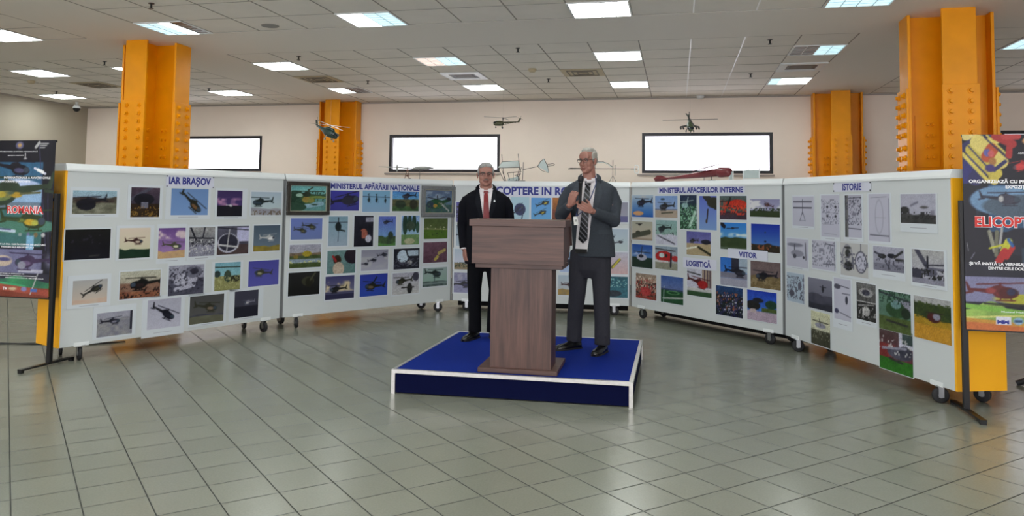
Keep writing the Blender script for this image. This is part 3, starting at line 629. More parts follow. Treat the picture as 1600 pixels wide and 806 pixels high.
5|1.141 1.255 1.398 1.650|0.020 0.036 0.020 0.012|S bbc ccd;R 0 0 .1 1 222;R .1 0 .2 1 777;K 556 .3 .3 .95;L .2 .93 .95 .95 .02 445;L .2 .22 .95 .2 .02 334;L .55 .6 .4 .3 .01 556;L .55 .6 .75 .3 .01 556;E .55 .55 .15 .04 889|tall sketch sheet with black shaded left border
5|1.501 1.238 1.794 1.659|0.018 0.023 0.018 0.011|S ccd ccd;L .1 .92 .85 .94 .01 556;L .05 .13 .95 .12 .02 334;E .5 .52 .2 .36 aab;E .5 .52 .17 .34 ccd;L .3 .5 .8 .5 .01 99a;L .96 0 .96 .9 .02 889|tall drawing of one slender curved outline
5|1.938 1.411 2.359 1.654|0.008 0.074 0.015 0.005|S bbc bbc;R 0 0 1 .28 333;G .32 333 555;E .12 .45 .14 .12 333;E .68 .55 .12 .04 555;L .3 .6 .5 .72 .04 889;K 222 .3 .15 .4;R .86 .3 .96 .45 889;N .06|grey photograph of crowd around an early flying machine
5|0.069 0.899 0.488 1.196|0.013 0.027 0.013 0.014|S ccd ccd;E .4 .78 .38 .07 889;L .38 .78 .38 .5 .04 556;E .5 .48 .3 .12 99a;E .38 .38 .08 .08 445;L .9 .3 .88 .85 .05 778;E .8 .36 .05 .05 334|drawing of an umbrella rotor aircraft with tailplane
5|0.571 0.914 0.976 1.201|0.011 0.013 0.011 0.006|S ccd ccd;K 889 .35 .1 .95;L .55 .2 1 .22 .02 556;L .6 .9 1 .85 .02 445;L .97 0 .97 1 .02 889|sheet of faint patent sketches in two columns
5|1.059 0.892 1.482 1.202|0.010 0.024 0.010 0.006|S ccc ccc;E .26 .55 .2 .4 889;E .26 .55 .17 .37 bbb;E .28 .68 .1 .12 333;E .28 .85 .12 .04 222;E .3 .3 .16 .14 222;E .75 .45 .21 .33 556;E .75 .45 .18 .29 ccd;K 667 .3 .2 .7;L .75 .8 .75 1 .02 556|two ovals, hatted man portrait and round emblem
5|1.556 0.984 1.967 1.195|0.009 0.067 0.009 0.006|S bbc 99a;R 0 0 1 .3 889;E .3 .6 .14 .1 222;E .6 .65 .13 .1 223;L .05 .75 .3 .6 .04 445;L .7 .6 .95 .85 .05 333;L .75 .5 1 .5 .05 333;L .4 .4 .55 .1 .03 445;L .55 .4 .5 .1 .03 445;K 556 .2 .1 .5;N .08|grey photograph of early multirotor frame
5|2.068 0.925 2.437 1.198|0.015 0.031 0.029 0.010|S bbb bbc;R 0 0 1 .18 99a;R .5 .42 1 .5 778;L .15 1 .45 .55 .12 556;L .5 .8 .5 .35 .05 112;E .55 .35 .25 .12 667;K 222 .4 .15 .45;R 0 .15 .3 .42 445;L .4 .55 1 .6 .03 334;E .7 .2 .05 .07 222;N .1|people gathered beside a big bladed gyrocopter
5|0.062 0.523 0.408 0.828|0.013 0.007 0.013 0.007|S bcd bcd;K 556 .4 .1 .9;E .3 .3 .15 .1 556;E .75 .6 .1 .12 667;L .97 0 .97 1 .02 889|blueprint sheet with stacked dark symbols
5|0.491 0.507 0.913 0.813|0.011 0.006 0.011 0.006|S 889 667;G .5 556 445;G .2 223 334;E .62 .68 .05 .1 223;L .5 .75 .75 .75 .02 334;L .62 .8 .62 .6 .03 223|helicopter hovering over dark misty valley
5|0.944 0.461 1.213 0.850|0.021 0.085 0.021 0.012|S ccd ccd;E .2 .8 .2 .06 556;L .1 .85 .9 .8 .02 445;E .75 .5 .08 .1 445;L .5 .65 .95 .65 .02 556;E .15 .2 .12 .06 446;L .15 .2 1 .1 .02 556|tall drawing of three helicopter views
5|1.301 0.510 1.582 0.846|0.009 0.046 0.009 0.006|S 777 444;E .5 .75 .38 .12 aaa;E .5 .75 .2 .08 445;R 0 .48 1 .51 ccc;R 0 0 1 .48 333;E .5 .25 .2 .13 bbb;L .1 .38 .9 .45 .04 999;K aaa .15 .05 .4;N .25|two stacked black and white workshop views
5|1.625 0.477 2.042 0.816|0.008 0.005 0.008 0.005|S 687 576;R .5 .5 1 .8 99a;R 0 0 1 .35 563;G .12 674 563;E .55 .55 .32 .2 353;E .55 .68 .16 .1 799;L 0 .95 1 .8 .03 334;L .25 .25 .9 .2 .04 333;E .85 .5 .14 .14 232;K 243 .3 .7 1;N .12|green museum helicopter on lawn
5|2.079 0.477 2.500 0.818|0.007 0.005 0.007 0.005|S bbb aab;R 0 0 1 .85 342;G .52 a82 b93;R 0 0 1 .35 c93;K 452 .5 .5 .9;E .55 .55 .18 .12 522;E .62 .58 .1 .08 99a;L .35 .65 .8 .66 .02 322;N .12|red bubble helicopter in golden field before trees
5|0.532 0.151 0.873 0.482|0.011 0.006 0.011 0.006|S ddb ccb;R 0 0 1 .45 443;K 998 .2 .2 .5;E .5 .6 .28 .08 99a;L .1 .72 .9 .7 .03 554;L .45 .8 .5 .6 .03 333;N .15|cream sky print of helicopter above a crowd
5|1.624 0.133 2.056 0.497|0.008 0.005 0.008 0.005|S 544 734;R .6 .6 1 1 ccd;R .7 .7 1 1 455;R 0 0 1 .3 372;R 0 .3 .5 .62 833;E .6 .45 .35 .14 556;E .8 .5 .2 .16 445;L .1 .5 .8 .6 .05 99a;L .3 .3 .7 .25 .04 333;K ccc .1 .4 .8;N .15|silver grey helicopter on bright green grass"""
for i, ln in enumerate(PRINTS.strip().split('\n')):
    b, geo, bd, art, lab = ln.split('|'); b = int(b); u0, z0, u1, z1 = map(float, geo.split()); bl, bb, br, bt = map(float, bd.split())
    w_, h_ = u1 - u0, z1 - z0; asp = h_ / w_
    nx = 52 if w_ > .3 else 40; ny = max(24, int(nx * asp))
    a = Art(nx, ny, asp, i + 11).run(art)
    o = sheet('photo_print', w_ + bl + br, h_ + bb + bt, a, (bl, bb, bl + w_, bb + h_), caption=bb * .5 if bb > .026 else 0)
    o.matrix_world = bframe(b, u0 - bl, z0 - bb, .0006 + (i * 3 % 5) * .0006)
    tag(o, lab + ', on the %s board' % BN[b - 1] if len(lab.split()) < 12 else lab, 'photo print', 'prints on the %s display board' % BN[b - 1])

# title strips
def title(b, u0, z0, u1, z1, txt, tu0, tz0, tu1, tz1, lab, pins=False, paper=(.785, .795, .85)):
    o = sheet('title_strip', u1 - u0, z1 - z0, paper=paper); o.matrix_world = bframe(b, u0, z0, .0042)
    t = text_obj(txt, tu1 - tu0, tz1 - tz0, INKBLUE, name='lettering', parent=o); t.location = (tu0 - u0, tz0 - z0, .0028)
    if pins:
        for x in (.01, u1 - u0 - .01):
            for y in (.008, z1 - z0 - .008): MB().tube([(x, y, .002), (x, y, .008)], .006, 8).build('pin', BLACKM, o)
    tag(o, lab, 'title strip', 'title strips on the boards')
title(1, 1.003, 1.648, 1.564, 1.771, 'IAR BRA\u0218OV', 1.035, 1.682, 1.524, 1.755, 'pinned title strip with blue capitals at the top of the far left board', True)
title(2, .617, 1.668, 2.06, 1.772, 'MINISTERUL AP\u0102R\u0102RII NA\u021aIONALE', .628, 1.685, 2.045, 1.752, 'long blue lettered title strip between the two framed paintings')
title(3, .42, 1.618, 2.2, 1.772, 'ELICOPTERE IN ROM\u00c2NIA', .45, 1.655, 2.12, 1.765, 'large blue lettered title strip behind the two men')
title(4, .546, 1.682, 2.023, 1.774, 'MINISTERUL AFACERILOR INTERNE', .583, 1.698, 2.0, 1.76, 'long blue lettered title strip under the red model')
title(4, 1.021, .753, 1.583, .879, 'LOGISTIC\u0102', 1.077, .78, 1.489, .846, 'small title strip low on the board above the red helicopter by columns')
title(4, 1.765, .924, 2.347, 1.034, 'VIITOR', 1.931, .945, 2.194, 1.005, 'small title strip above the blue hangar print')
title(5, .959, 1.685, 1.545, 1.773, 'ISTORIE', 1.107, 1.70, 1.405, 1.762, 'pinned title strip at the top of the rightmost board', True)

# two framed paintings
def painting(b, u0, z0, u1, z1, fr, m, art, lab, seed):
    r = empty('framed_painting', label=lab, cat='painting', group='framed paintings'); r.matrix_world = bframe(b, u0, z0, .0006)
    W, H = u1 - u0, z1 - z0
    MB().box(0, 0, 0, W, fr, .03).box(0, H - fr, 0, W, H, .03).box(0, fr, 0, fr, H - fr, .03).box(W - fr, fr, 0, W, H - fr, .03).build('picture_frame', m, r, bevel=.006)
    k = .006
    MB().box(fr, fr, 0, W - fr, fr + k, .022).box(fr, H - fr - k, 0, W - fr, H - fr, .022).box(fr, fr + k, 0, fr + k, H - fr - k, .022).box(W - fr - k, fr + k, 0, W - fr, H - fr - k, .022).build('inner_slip', mat('gilt_slip', 'a9a794', .4, .3), r)
    a = Art(72, int(72 * (H - 2 * fr) / (W - 2 * fr)), (H - 2 * fr) / (W - 2 * fr), seed).run(art)
    c = sheet('canvas', W - 2 * fr - 2 * k, H - 2 * fr - 2 * k, a, (0, 0, W - 2 * fr - 2 * k, H - 2 * fr - 2 * k), parent=r); c.location = (fr + k, fr + k, .004)
painting(2, .022, 1.352, .612, 1.757, .045, mat('dark_carved_frame', '2c2722', .45, noise=.3, nscale=30),
         'S 7bb 9bb;G .7 354 465;R 0 0 1 .5 699;E .15 .45 .3 .35 243;K 354 .3 .3 .75;L .1 .1 .9 .3 .1 9bc;E .1 .15 .35 .18 354;E .5 .48 .2 .2 463;E .45 .45 .12 .12 984;E .58 .42 .1 .1 884;E .25 .62 .1 .07 acb;E .45 .66 .12 .1 232;E .78 .55 .25 .05 895;L .5 .7 .5 .85 .04 232;L .05 .78 .95 .78 .02 343;L .5 .82 .62 .95 .03 343;E .68 .25 .1 .03 354;N .12',
         'dark framed painting of a green helicopter over a river', 5)
painting(2, 2.085, 1.325, 2.70, 1.757, .055, mat('silver_grey_frame', '7f8183', .35, .5, noise=.1, nscale=30),
         'S 679 79a;C abc .5 1 .7;R 0 0 1 .35 466;E .4 .38 .3 .22 253;E .2 .35 .14 .16 345;E .38 .3 .08 .08 b94;E .6 .42 .12 .06 775;L .6 .45 .92 .58 .09 253;E .88 .62 .08 .08 223;L .1 .68 .45 .6 .02 334;L .45 .6 .8 .72 .02 334;L .45 .75 .47 .6 .03 223;L .6 .4 .88 .08 .05 bbb;K 575 .2 .0 .4;N .12',
         'silver grey framed painting of a camouflaged helicopter under stormy sky', 6)

# ------------------------------------------------------------ podium
q = [Vector((-2.228, 5.9)), Vector((-.326, 5.995)), Vector((-.335, 7.9)), Vector((-2.230, 7.83))]
PZ = .19
pod = empty('podium', (-1.28, 6.9, 0), label='low square podium with blue carpet and silver edging under the lectern', cat='podium')
def local(pts): return [(p[0] + 1.28, p[1] - 6.9) for p in pts]
cen = sum(q, Vector((0, 0))) / 4
def inset(d): return [(p + (cen - p).normalized() * d * 1.414)[:] for p in q]
MB().prism(local(inset(.012)), .01, PZ - .03).build('side_board', CARPETSIDE, pod)
MB().prism(local(inset(.028)), PZ - .03, PZ - .001).build('carpet', CARPET, pod)
o1 = local(q); i1 = local(inset(.03))
for k in range(4):
    j = (k + 1) % 4
    MB().prism([o1[k], o1[j], i1[j], i1[k]], PZ - .028, PZ + .001).build('edge_trim', ALU, pod)
    a = Vector(o1[k]); c_ = Vector((0, 0)) + (Vector(local([cen])[0]) - a)
    p2 = [a, a + (Vector(o1[j]) - a).normalized() * .03, Vector(local(inset(.03))[k]), a + (Vector(o1[k - 1]) - a).normalized() * .03]
    MB().prism([tuple(p) for p in p2], 0, PZ - .028).build('corner_trim', ALU, pod)

# ------------------------------------------------------------ lectern (front faces the camera)
lec = empty('lectern', (-1.22, 6.02, PZ + .001), R(1.6), label='tall walnut lectern with overhanging sloped head on the blue podium', cat='lectern')
Z0 = PZ + .001
MB().box(-.325, .0, 0, .31, .56, .035).build('base_plate', WOODH, lec, bevel=.002)
MB().box(-.235, .045, .035, .255, .065, .82).build('front_board', WOODV, lec)
DW = mat('walnut_side_dark', '4a3634', .5)
MB().box(-.235, .066, .035, -.215, .33, .82).build('side_board', WOODV, lec)
MB().box(.235, .066, .035, .255, .33, .82).build('side_board', WOODV, lec)
MB().box(-.36, .02, .82, .34, .44, .855).build('head_bottom', WOODH, lec, bevel=.002)
MB().box(-.385, -.01, .855, .355, .01, 1.155).build('head_front', WOODH, lec, bevel=.002)
for x in (-.385, .335):
    MB().rings([[(xx, .0105, .855), (xx, .40, .90), (xx, .45, 1.0), (xx, .36, 1.155), (xx, .0105, 1.155)] for xx in (x, x + .02)]).build('head_side', WOODH, lec)
MB().rings([[(x, -.03, 1.155), (x, .36, 1.155), (x, .36, 1.208), (x, -.03, 1.208)] for x in (-.405, .37)]).build('head_top', WOODH, lec, bevel=.002)
MB().rings([[(x, .365, 1.17), (x, .455, .99), (x, .470, .995), (x, .38, 1.18)] for x in (-.38, .372)]).build('reading_desk', DW, lec)

# ------------------------------------------------------------ banner stands
def banner(name, x, y, rz, W, H, zb, nx, art, texts, seed, lab, pole_x, other_x, pole_h, flip, lean=0.0):
    r = empty('banner_stand', (x, y, 0), rz, label=lab, cat='banner stand', group='printed banner stands')
    a = Art(nx, int(nx * H / W), H / W, seed).run(art)
    c = sheet('banner', W, H, a, (0.0, 0.0, W, H), paper=(.08, .08, .1), parent=r)
    c.matrix_local = Matrix.Translation((0, 0, zb)) @ Matrix.Rotation(math.pi / 2, 4, 'X')
    for t in texts:
        txt, tx, ty, tw, th, m = t[:6]
        o = text_obj(txt, tw, th, m, bold=t[6] if len(t) > 6 else .01, parent=c); o.location = (tx, ty, .0032)
        if m is TXTR:
            o2 = text_obj(txt, tw, th, TXTW, bold=.07, parent=c, name='letter_outline'); o2.location = (tx, ty, .0029)
    for px in (pole_x, other_x):
        MB().box(px - .02, .006, .03, px + .02, .04, pole_h).build('pole', BLACKM, r)
        MB().box(px - .022, -.3, .02, px + .022, .3, .035).box(px - .02, -.3, 0, px + .02, -.27, .02).box(px - .02, .27, 0, px + .02, .3, .02).build('foot', BLACKM, r)
    MB().box(0, .006, zb - .012, W, .02, zb + .01).build('bottom_bar', BLACKM, r)
    MB().box(0, .006, zb + H - .02, W, .016, zb + H).build('top_bar', BLACKM, r)
    MB().box(W * .5 - .01, .02, pole_h - .05, W * .5 + .01, .03, zb + H).box(min(pole_x, other_x), .02, pole_h - .07, max(pole_x, other_x), .03, pole_h - .04).build('back_strut', BLACKM, r)
    return r
# left banner: only its right part is in view
LA = ('S 112 112;R 0 .56 .86 .86 368;C 8ac .56 .86 .6;R 0 .32 .88 .56 477;G .32 445 336;R 0 .86 1 1 112;R .88 .0 1 1 112;L .8 .98 .94 .3 .008 446;L .93 .7 .98 .2 .006 446;E .56 .968 .05 .024 668;E .56 .968 .024 .013 b96;L .76 .955 .80 .985 .03 bbb;L .81 .978 .91 .978 .01 ccc;L .81 .965 .89 .965 .008 ccc;L .81 .952 .87 .952 .008 ccc;'
      'L .76 .82 .89 .785 .022 dde;L .8 .81 .86 .795 .03 fff;H .5 .815 .5 -4 1 112 557;L .635 .915 .637 .885 .01 ddd;E .637 .882 .02 .006 bbb;R .5 .6 .86 .72 9bd;E .55 .7 .3 .05 bce;R 0 .56 .84 .6 789;H .5 .655 1.0 2 -1 343 785;E .42 .65 .1 .022 885;E .55 .648 .07 .018 b93;E .48 .66 .04 .01 565;E .36 .65 .06 .02 ba4;L .6 .655 .84 .665 .02 664;'
      'E .5 .45 .6 .05 587;H .68 .478 .62 2 1 342 995;E .73 .475 .07 .02 ca3;E .79 .47 .04 .015 bb5;E .62 .485 .05 .012 784;L .38 .49 .6 .488 .02 453;L .36 .425 .55 .415 .03 cde;L .36 .43 .5 .425 .012 558;'
      'E .62 .395 .022 .011 9aa;E .72 .395 .018 .016 779;E .81 .395 .025 .016 875;E .9 .395 .024 .014 bbb;R .7 .2 .79 .39 8bd;R 0 .15 .9 .3 779;C aab .15 .3 .8;R .62 .155 .92 .175 bbc;E .42 .225 .12 .035 cba;E .44 .235 .08 .012 558;H .77 .22 .5 0 -1 435 768;E .66 .2 .05 .025 99a;L .5 .28 .9 .27 .006 335;'
      'R 0 .08 1 .15 334;G .1 365 496;R 0 .0 1 .06 843;L 0 .1 .7 .06 .05 4a7;L .4 .06 1 .03 .06 a54;L .78 .02 .86 .15 .012 bbb;E .7 .05 .035 .014 88b;R .78 .035 .86 .055 57b;E .56 .05 .05 .01 cb9;N .09')
LT = [('INTERNA\u021aIONALE A AVIA\u021aIEI CIVILE', .35, 1.083, .515, .02, TXTW, .02), ('FOTOGRAFIE \u0218I MACHETE', .30, 1.048, .345, .019, TXTW, .02),
      ('ROMANIA', .405, .765, .40, .066, TXTR, .03), ('DE LA ORA 13:00 \u00ceN CORPUL DE LEG\u0102TUR\u0102', .33, .472, .52, .014, TXTW, .02), ('PASAGERI ALE AEROPORTULUI', .36, .446, .36, .014, TXTW, .02),
      ('PENTRU PROMOVAREA \u0218I ISTORIA AERONAUTIC\u0102', .2, 1.33, .51, .010, TXTW), ('BRA\u0218OV AIRPORT', .38, 1.295, .18, .009, TXTW), ('AU FOST PUSE LA DISPOZI\u021aIE DE', .30, .205, .33, .009, TXTW), ('MINISTERUL AP\u0102R\u0102RII NA\u021aIONALE', .36, .186, .40, .009, TXTW), ('ARHIVA FOTO A MUZEULUI', .42, .167, .42, .009, TXTW), ('TV', .40, .06, .05, .026, TXTW, .03)]
banner('l', -6.46, 5.93, R(0), .905, 1.44, .61, 130, LA, LT, 71, 'dark printed banner on black stand at the far left edge, red seven letter word', .925, .02, 1.56, 1)
RA = ('S 112 112;R .2 .5 1 .74 357;C 69a .52 .74 .7;E .8 .6 .3 .1 345;R 0 .74 1 1 112;R 0 0 .1 .76 112;'
      'R 0 .76 .13 .9 336;L .02 .78 .1 .9 .12 337;L .1 .77 .2 .86 .12 336;L .0 .9 .2 .76 .03 dc6;L .03 .99 .15 .99 .07 dc8;L .02 .93 .2 1 .08 336;L .16 1 .32 .9 .05 335;L .08 .92 .26 .80 .11 cb5;L .13 .96 .3 .86 .13 dc7;L .22 .83 .25 .76 .07 cb5;L .2 .96 .28 .97 .06 dc7;L .2 .885 .24 .925 .1 b53;E .2 .905 .03 .02 66a;E .23 .9 .025 .018 c66;E .24 .86 .03 .02 a74;L .05 .94 .22 .815 .012 446;L .18 .985 .36 .875 .012 335;L .2 .995 .38 .88 .014 dc6;L .27 .99 .4 .95 .07 a33;L .34 .99 .44 .99 .06 b44;L .38 .96 .37 .89 .05 a33;L .25 .815 .34 .86 .03 336;E .22 .825 .04 .02 437;'
      'H .5 .842 .26 14 -1 b33 d67;E .455 .832 .035 .016 c44;E .56 .965 .022 .014 c96;E .5 .965 .022 .014 c96;E .3 .66 .25 .075 79b;E .45 .63 .3 .06 567;H .31 .665 .36 0 1 334 889;E .345 .665 .06 .026 445;E .3 .668 .02 .016 bbb;'
      'L .2 .5 .24 .4 .03 998;L .26 .5 .25 .38 .03 776;L .3 .52 .28 .42 .02 aaa;E .45 .45 .15 .07 223;L .2 .415 .34 .44 .014 cc3;L .31 .40 .35 .45 .06 cc4;L .27 .35 .32 .40 .06 b33;L .33 .37 .38 .42 .04 b33;L .35 .46 .38 .43 .025 36a;L .05 .36 .08 .39 .006 889;L .02 .44 .03 .4 .005 bbb;R .45 .34 1 .42 345;'
      'R 0 .14 1 .27 88a;C aab .18 .27 .8;R 0 .27 1 .34 223;R .5 .17 1 .21 354;E .45 .16 .22 .025 bb4;G .13 795 ac6;L 0 .12 1 .06 .04 8b5;L 0 .06 1 .1 .015 dd8;R 0 0 1 .04 c74;L 0 .05 .5 .03 .03 c94;H .24 .19 .46 2 1 622 933;E .33 .19 .075 .028 511;E .36 .195 .035 .018 335;E .2 .2 .04 .015 944;L .15 .135 .42 .125 .015 332;E .55 .18 .05 .03 343;H .8 .21 .4 5 -1 333 99a;'
      'R .235 .03 .355 .07 dde;E .41 .05 .04 .018 9bd;R .38 .044 .44 .056 357;R .475 .028 .7 .066 223;L .5 .05 .68 .05 .01 aaa;N .08')
RT = [('ORGANIZEAZ\u0102 CU PRILEJUL', .04, 1.105, .49, .024, TXTW, .03), ('EXPOZI\u021aIA', .29, 1.065, .165, .024, TXTW, .03), ('ELICOPTERE', .075, .775, .53, .075, TXTR, .04),
      ('\u0218I V\u0102 INVIT\u0102 LA VERNISAJ, MIERCURI', .03, .485, .53, .021, TXTW, .03), ('DINTRE CELE DOU\u0102 TERMINALE', .16, .453, .42, .021, TXTW, .03), ('Muzeul Na\u021bional al Avia\u021biei', .24, .135, .34, .012, TXTW), ('ASOCIA\u021aIA', .38, 1.325, .12, .015, TXTW), ('Consiliul', .46, 1.42, .1, .013, TXTW), ('M', .21, .052, .04, .026, INKBLUE, .05), ('M', .25, .052, .04, .026, INKBLUE, .05)]
banner('r', 2.125, 6.545, R(1), .86, 1.475, .63, 130, RA, RT, 72, 'dark printed banner on black stand at the far right edge, flag and red helicopters', -.004, .885, 1.6, 1)

# tripod at the right edge and cable at the left edge
tr = empty('tripod_stand', (3.28, 7.62, 0), label='black tripod foot showing below the right banner at the picture edge', cat='tripod')
MB().tube([(0, 0, .25), (0, 0, 1.3)], .016).build('pole', BLACKM, tr)
for a in (165, 285, 45):
    d = Vector((math.cos(R(a)), math.sin(R(a)), 0))
    l = MB().tube([Vector((0, 0, .55)), d * .36 + Vector((0, 0, .03))], .012).build('leg', BLACKM, tr)
    MB().tube([d * .33 + Vector((0, 0, .05)), d * .4 + Vector((0, 0, .014))], .026).build('rubber_foot', RUBBER, l)
cb = MB()
for k in range(3): cb.tube([(-7.4, 6.7 + .05 * k, .008), (-6.9, 6.62 + .04 * k, .008), (-6.5, 6.8 - .03 * k, .008), (-6.2, 6.75 + .04 * k, .008), (-5.95, 6.9 + .03 * k, .008), (-5.7, 7.15, .008)], .006, 6)
tag(cb.build('floor_cable', RUBBER), 'black cables lying on the tiles behind the left banner', 'cable')

# ------------------------------------------------------------ model helicopters hanging on threads
THREAD = mat('nylon_thread', 'a9a39c', .4)
def heli_model(name, loc, rz, rx, S, m1, m2, m3, lab, blades, brot, thread_top, puma=True, rotor_r=.62, wings=False, open_tail=False):
    r = bpy.data.objects.new('model_helicopter', None); COL.objects.link(r); r.location = loc; r.rotation_euler = rx and Euler((rx[0], rx[1], rz)) or Euler((0, 0, rz)); r.scale = (S, S, S)
    tag(r, lab, 'model helicopter', 'hanging model helicopters')
    def ring(x, y0, z0, w, h, n=14): return [(x, y0 + w * math.cos(2 * math.pi * k / n), z0 + h * math.sin(2 * math.pi * k / n)) for k in range(n)]
    if open_tail:
        body = MB().rings([ring(.44, 0, -.03, .02, .02), ring(.41, 0, -.02, .07, .07), ring(.33, 0, 0, .1, .1), ring(.2, 0, 0, .1, .1), ring(.1, 0, 0, .09, .09), ring(.04, 0, 0, .05, .06)])
        body.build('fuselage', m1, r, True)
        t = MB().tube([(.06, 0, .03), (-.55, 0, .07)], [.035, .016], 6).tube([(.02, .03, -.05), (-.35, 0, .05)], .008, 5)
        for k in range(5): t.tube([(.0 - .09 * k, 0, .05), (-.05 - .09 * k, 0, -.03 + .015 * k)], .006, 4)
        t.build('tail_boom', m1, r)
    else:
        MB().rings([ring(.46, 0, -.04, .02, .02), ring(.43, 0, -.03, .05, .06), ring(.36, 0, -.01, .085, .09), ring(.2, 0, 0, .1, .11), ring(0, 0, 0, .1, .11), ring(-.12, 0, .02, .07, .08), ring(-.3, 0, .05, .035, .045), ring(-.52, 0, .075, .02, .03)]).build('fuselage', m1, r, True)
        MB().rings([ring(.3, 0, .1, .02, .02), ring(.22, 0, .12, .06, .04), ring(0, 0, .12, .06, .045), ring(-.14, 0, .1, .02, .02)]).build('engine_cowling', m1, r, True)
    MB().box(.3, -.09, .0, .425, .09, .05).ell((.39, 0, .01), (.065, .088, .05)).build('cockpit_glass', m3, r, True)
    MB().rings([[(-.47, -.01, .07), (-.56, -.01, .07), (-.62, -.01, .22), (-.56, -.01, .22)], [(-.47, .01, .07), (-.56, .01, .07), (-.62, .01, .22), (-.56, .01, .22)]]).build('tail_fin', m1, r)
    tr_ = MB()
    for k in range(4):
        a = R(20 + 90 * k); tr_.tube([(-.58, .025, .2), (-.58 + .11 * math.cos(a), .03, .2 + .11 * math.sin(a))], [(.012, .004), (.012, .004)], 4)
    tr_.build('tail_rotor', m2, r)
    MB().tube([(.08, 0, .1), (.08, 0, .215)], .02, 8).build('rotor_mast', m2, r)
    rt = MB().tube([(.08, 0, .2), (.08, 0, .225)], .035, 10)
    for k in range(blades):
        a = R(brot + 360 / blades * k); c, s_ = math.cos(a), math.sin(a)
        mx = Matrix.Translation((.08, 0, .212)) @ Matrix.Rotation(a, 4, 'Z')
        rt.box(.03, -.018, -.004, rotor_r, .018, .003, mx)
    rt.build('main_rotor', m2, r)
    g = MB()
    for yy in (-.09, .09): g.tube([(.1, yy * .8, -.05), (.1, yy * 1.3, -.15)], .012, 6).tube([(.1, yy * 1.3 - .014, -.16), (.1, yy * 1.3 + .014, -.16)], .032, 12)
    g.tube([(.35, 0, -.08), (.35, 0, -.16)], .012, 6).tube([(.35, -.012, -.165), (.35, .012, -.165)], .026, 12)
    g.build('landing_gear', m2, r)
    if wings:
        wg = MB()
        for sy in (-1, 1):
            wg.rings([[(x, sy * .08, .02), (x, sy * .3, -.03), (x, sy * .3, -.045), (x, sy * .08, -.0)][::sy] for x in (-.02, .12)])
            for yy in (.2, .28): wg.tube([(-.02, sy * yy, -.07), (.15, sy * yy, -.07), (.19, sy * yy, -.07)], [.028, .028, .012], 8)
        wg.build('stub_wing', m2, r)
    zt = (thread_top - loc[2]) / S
    bpy.context.view_layer.update()
    inv = r.matrix_world.inverted(); p0 = Vector((.08, 0, .22)); top = inv @ (r.matrix_world @ p0 + Vector((0, 0, thread_top - (r.matrix_world @ p0).z)))
    MB().tube([p0, top], .0012, 4).build('hanging_thread', THREAD, r)
    return r
GRN = mat('dark_green_model', '1f3430', .35, noise=.25, nscale=18); OLV = mat('olive_model', '47492f', .4, noise=.45, nscale=16); DGRN = mat('camouflage_green_model', '39472f', .45, noise=.5, nscale=12)
DK = mat('dark_model_parts', '23231f', .4); BLADE = mat('pale_rotor_blade', '9c9386', .4); MG = mat('dark_glass', '20282c', .12)
heli_model('a', (-5.30, 11.0, 2.59), R(-28), (0, R(16), 0), .57, GRN, BLADE, MG, 'dark green model helicopter hanging before the far left yellow column', 4, -4, ZC - .005, rotor_r=.62)
heli_model('b', (-2.58, 11.5, 2.755), R(190), (0, R(-1), 0), .40, OLV, DK, MG, 'thin tailed olive model helicopter hanging between the windows above first man', 3, 15, ZC - .005, open_tail=True, rotor_r=.75)
heli_model('c', (.17, 11.0, 2.645), R(-86), (0, R(20), 0), .44, DGRN, DK, MG, 'gunship model with stub wings hanging nose-on above the largest window', 4, 94, ZC - .005, rotor_r=.85, wings=True)

# ------------------------------------------------------------ models of early flying machines on top of the boards
FABRIC = mat('translucent_fabric', 'c3d0cf', .5); FABRIC.node_tree.nodes['Principled BSDF'].inputs['Alpha'].default_value = .75
WIRE = mat('dark_wire', '3f3a38', .5); PALE = mat('pale_grey_wood', '9fa19c', .5); BROWN = mat('brown_wood_wire', '6b4c3c', .5)
def on_board(b, name, u, lab, dy=.2):
    A, B = BC[b - 1], BC[b]; d = (B - A).normalized(); p = A + d * u + Vector((-d.y, d.x)) * dy
    r = empty(name, (p.x, p.y, ZT), math.atan2(d.y, d.x), label=lab, cat='model aircraft', group='early flying machine models on the boards'); return r
# 1: long pale machine on a thin mast  (world x-aligned, near the seam of boards 2 and 3)
r = empty('early_aircraft_model', (-3.95, 10.9, ZT - .0), label='pale leaf shaped early aircraft model on thin mast, left of first man', cat='model aircraft', group='early flying machine models on the boards')
r.location = (-3.28, 10.75, ZT)
S1 = 0
def leaf(mb, x0, x1, z, w, th, n=9, y0=0, dz=0):
    rg = []
    for k in range(n):
        t = k / (n - 1); ww = max(.004, w * math.sin(math.pi * min(1, t * 1.0)) ** .7); x = x0 + (x1 - x0) * t
        rg.append([(x, y0 + ww * math.cos(a), z + dz * t + (th * (.3 + math.sin(math.pi * t))) * math.sin(a)) for a in [2 * math.pi * i / 10 for i in range(10)]])
    mb.rings(rg)
r.location = (-3.92, 10.75, 0)
A_, B_ = BC[1], BC[2]
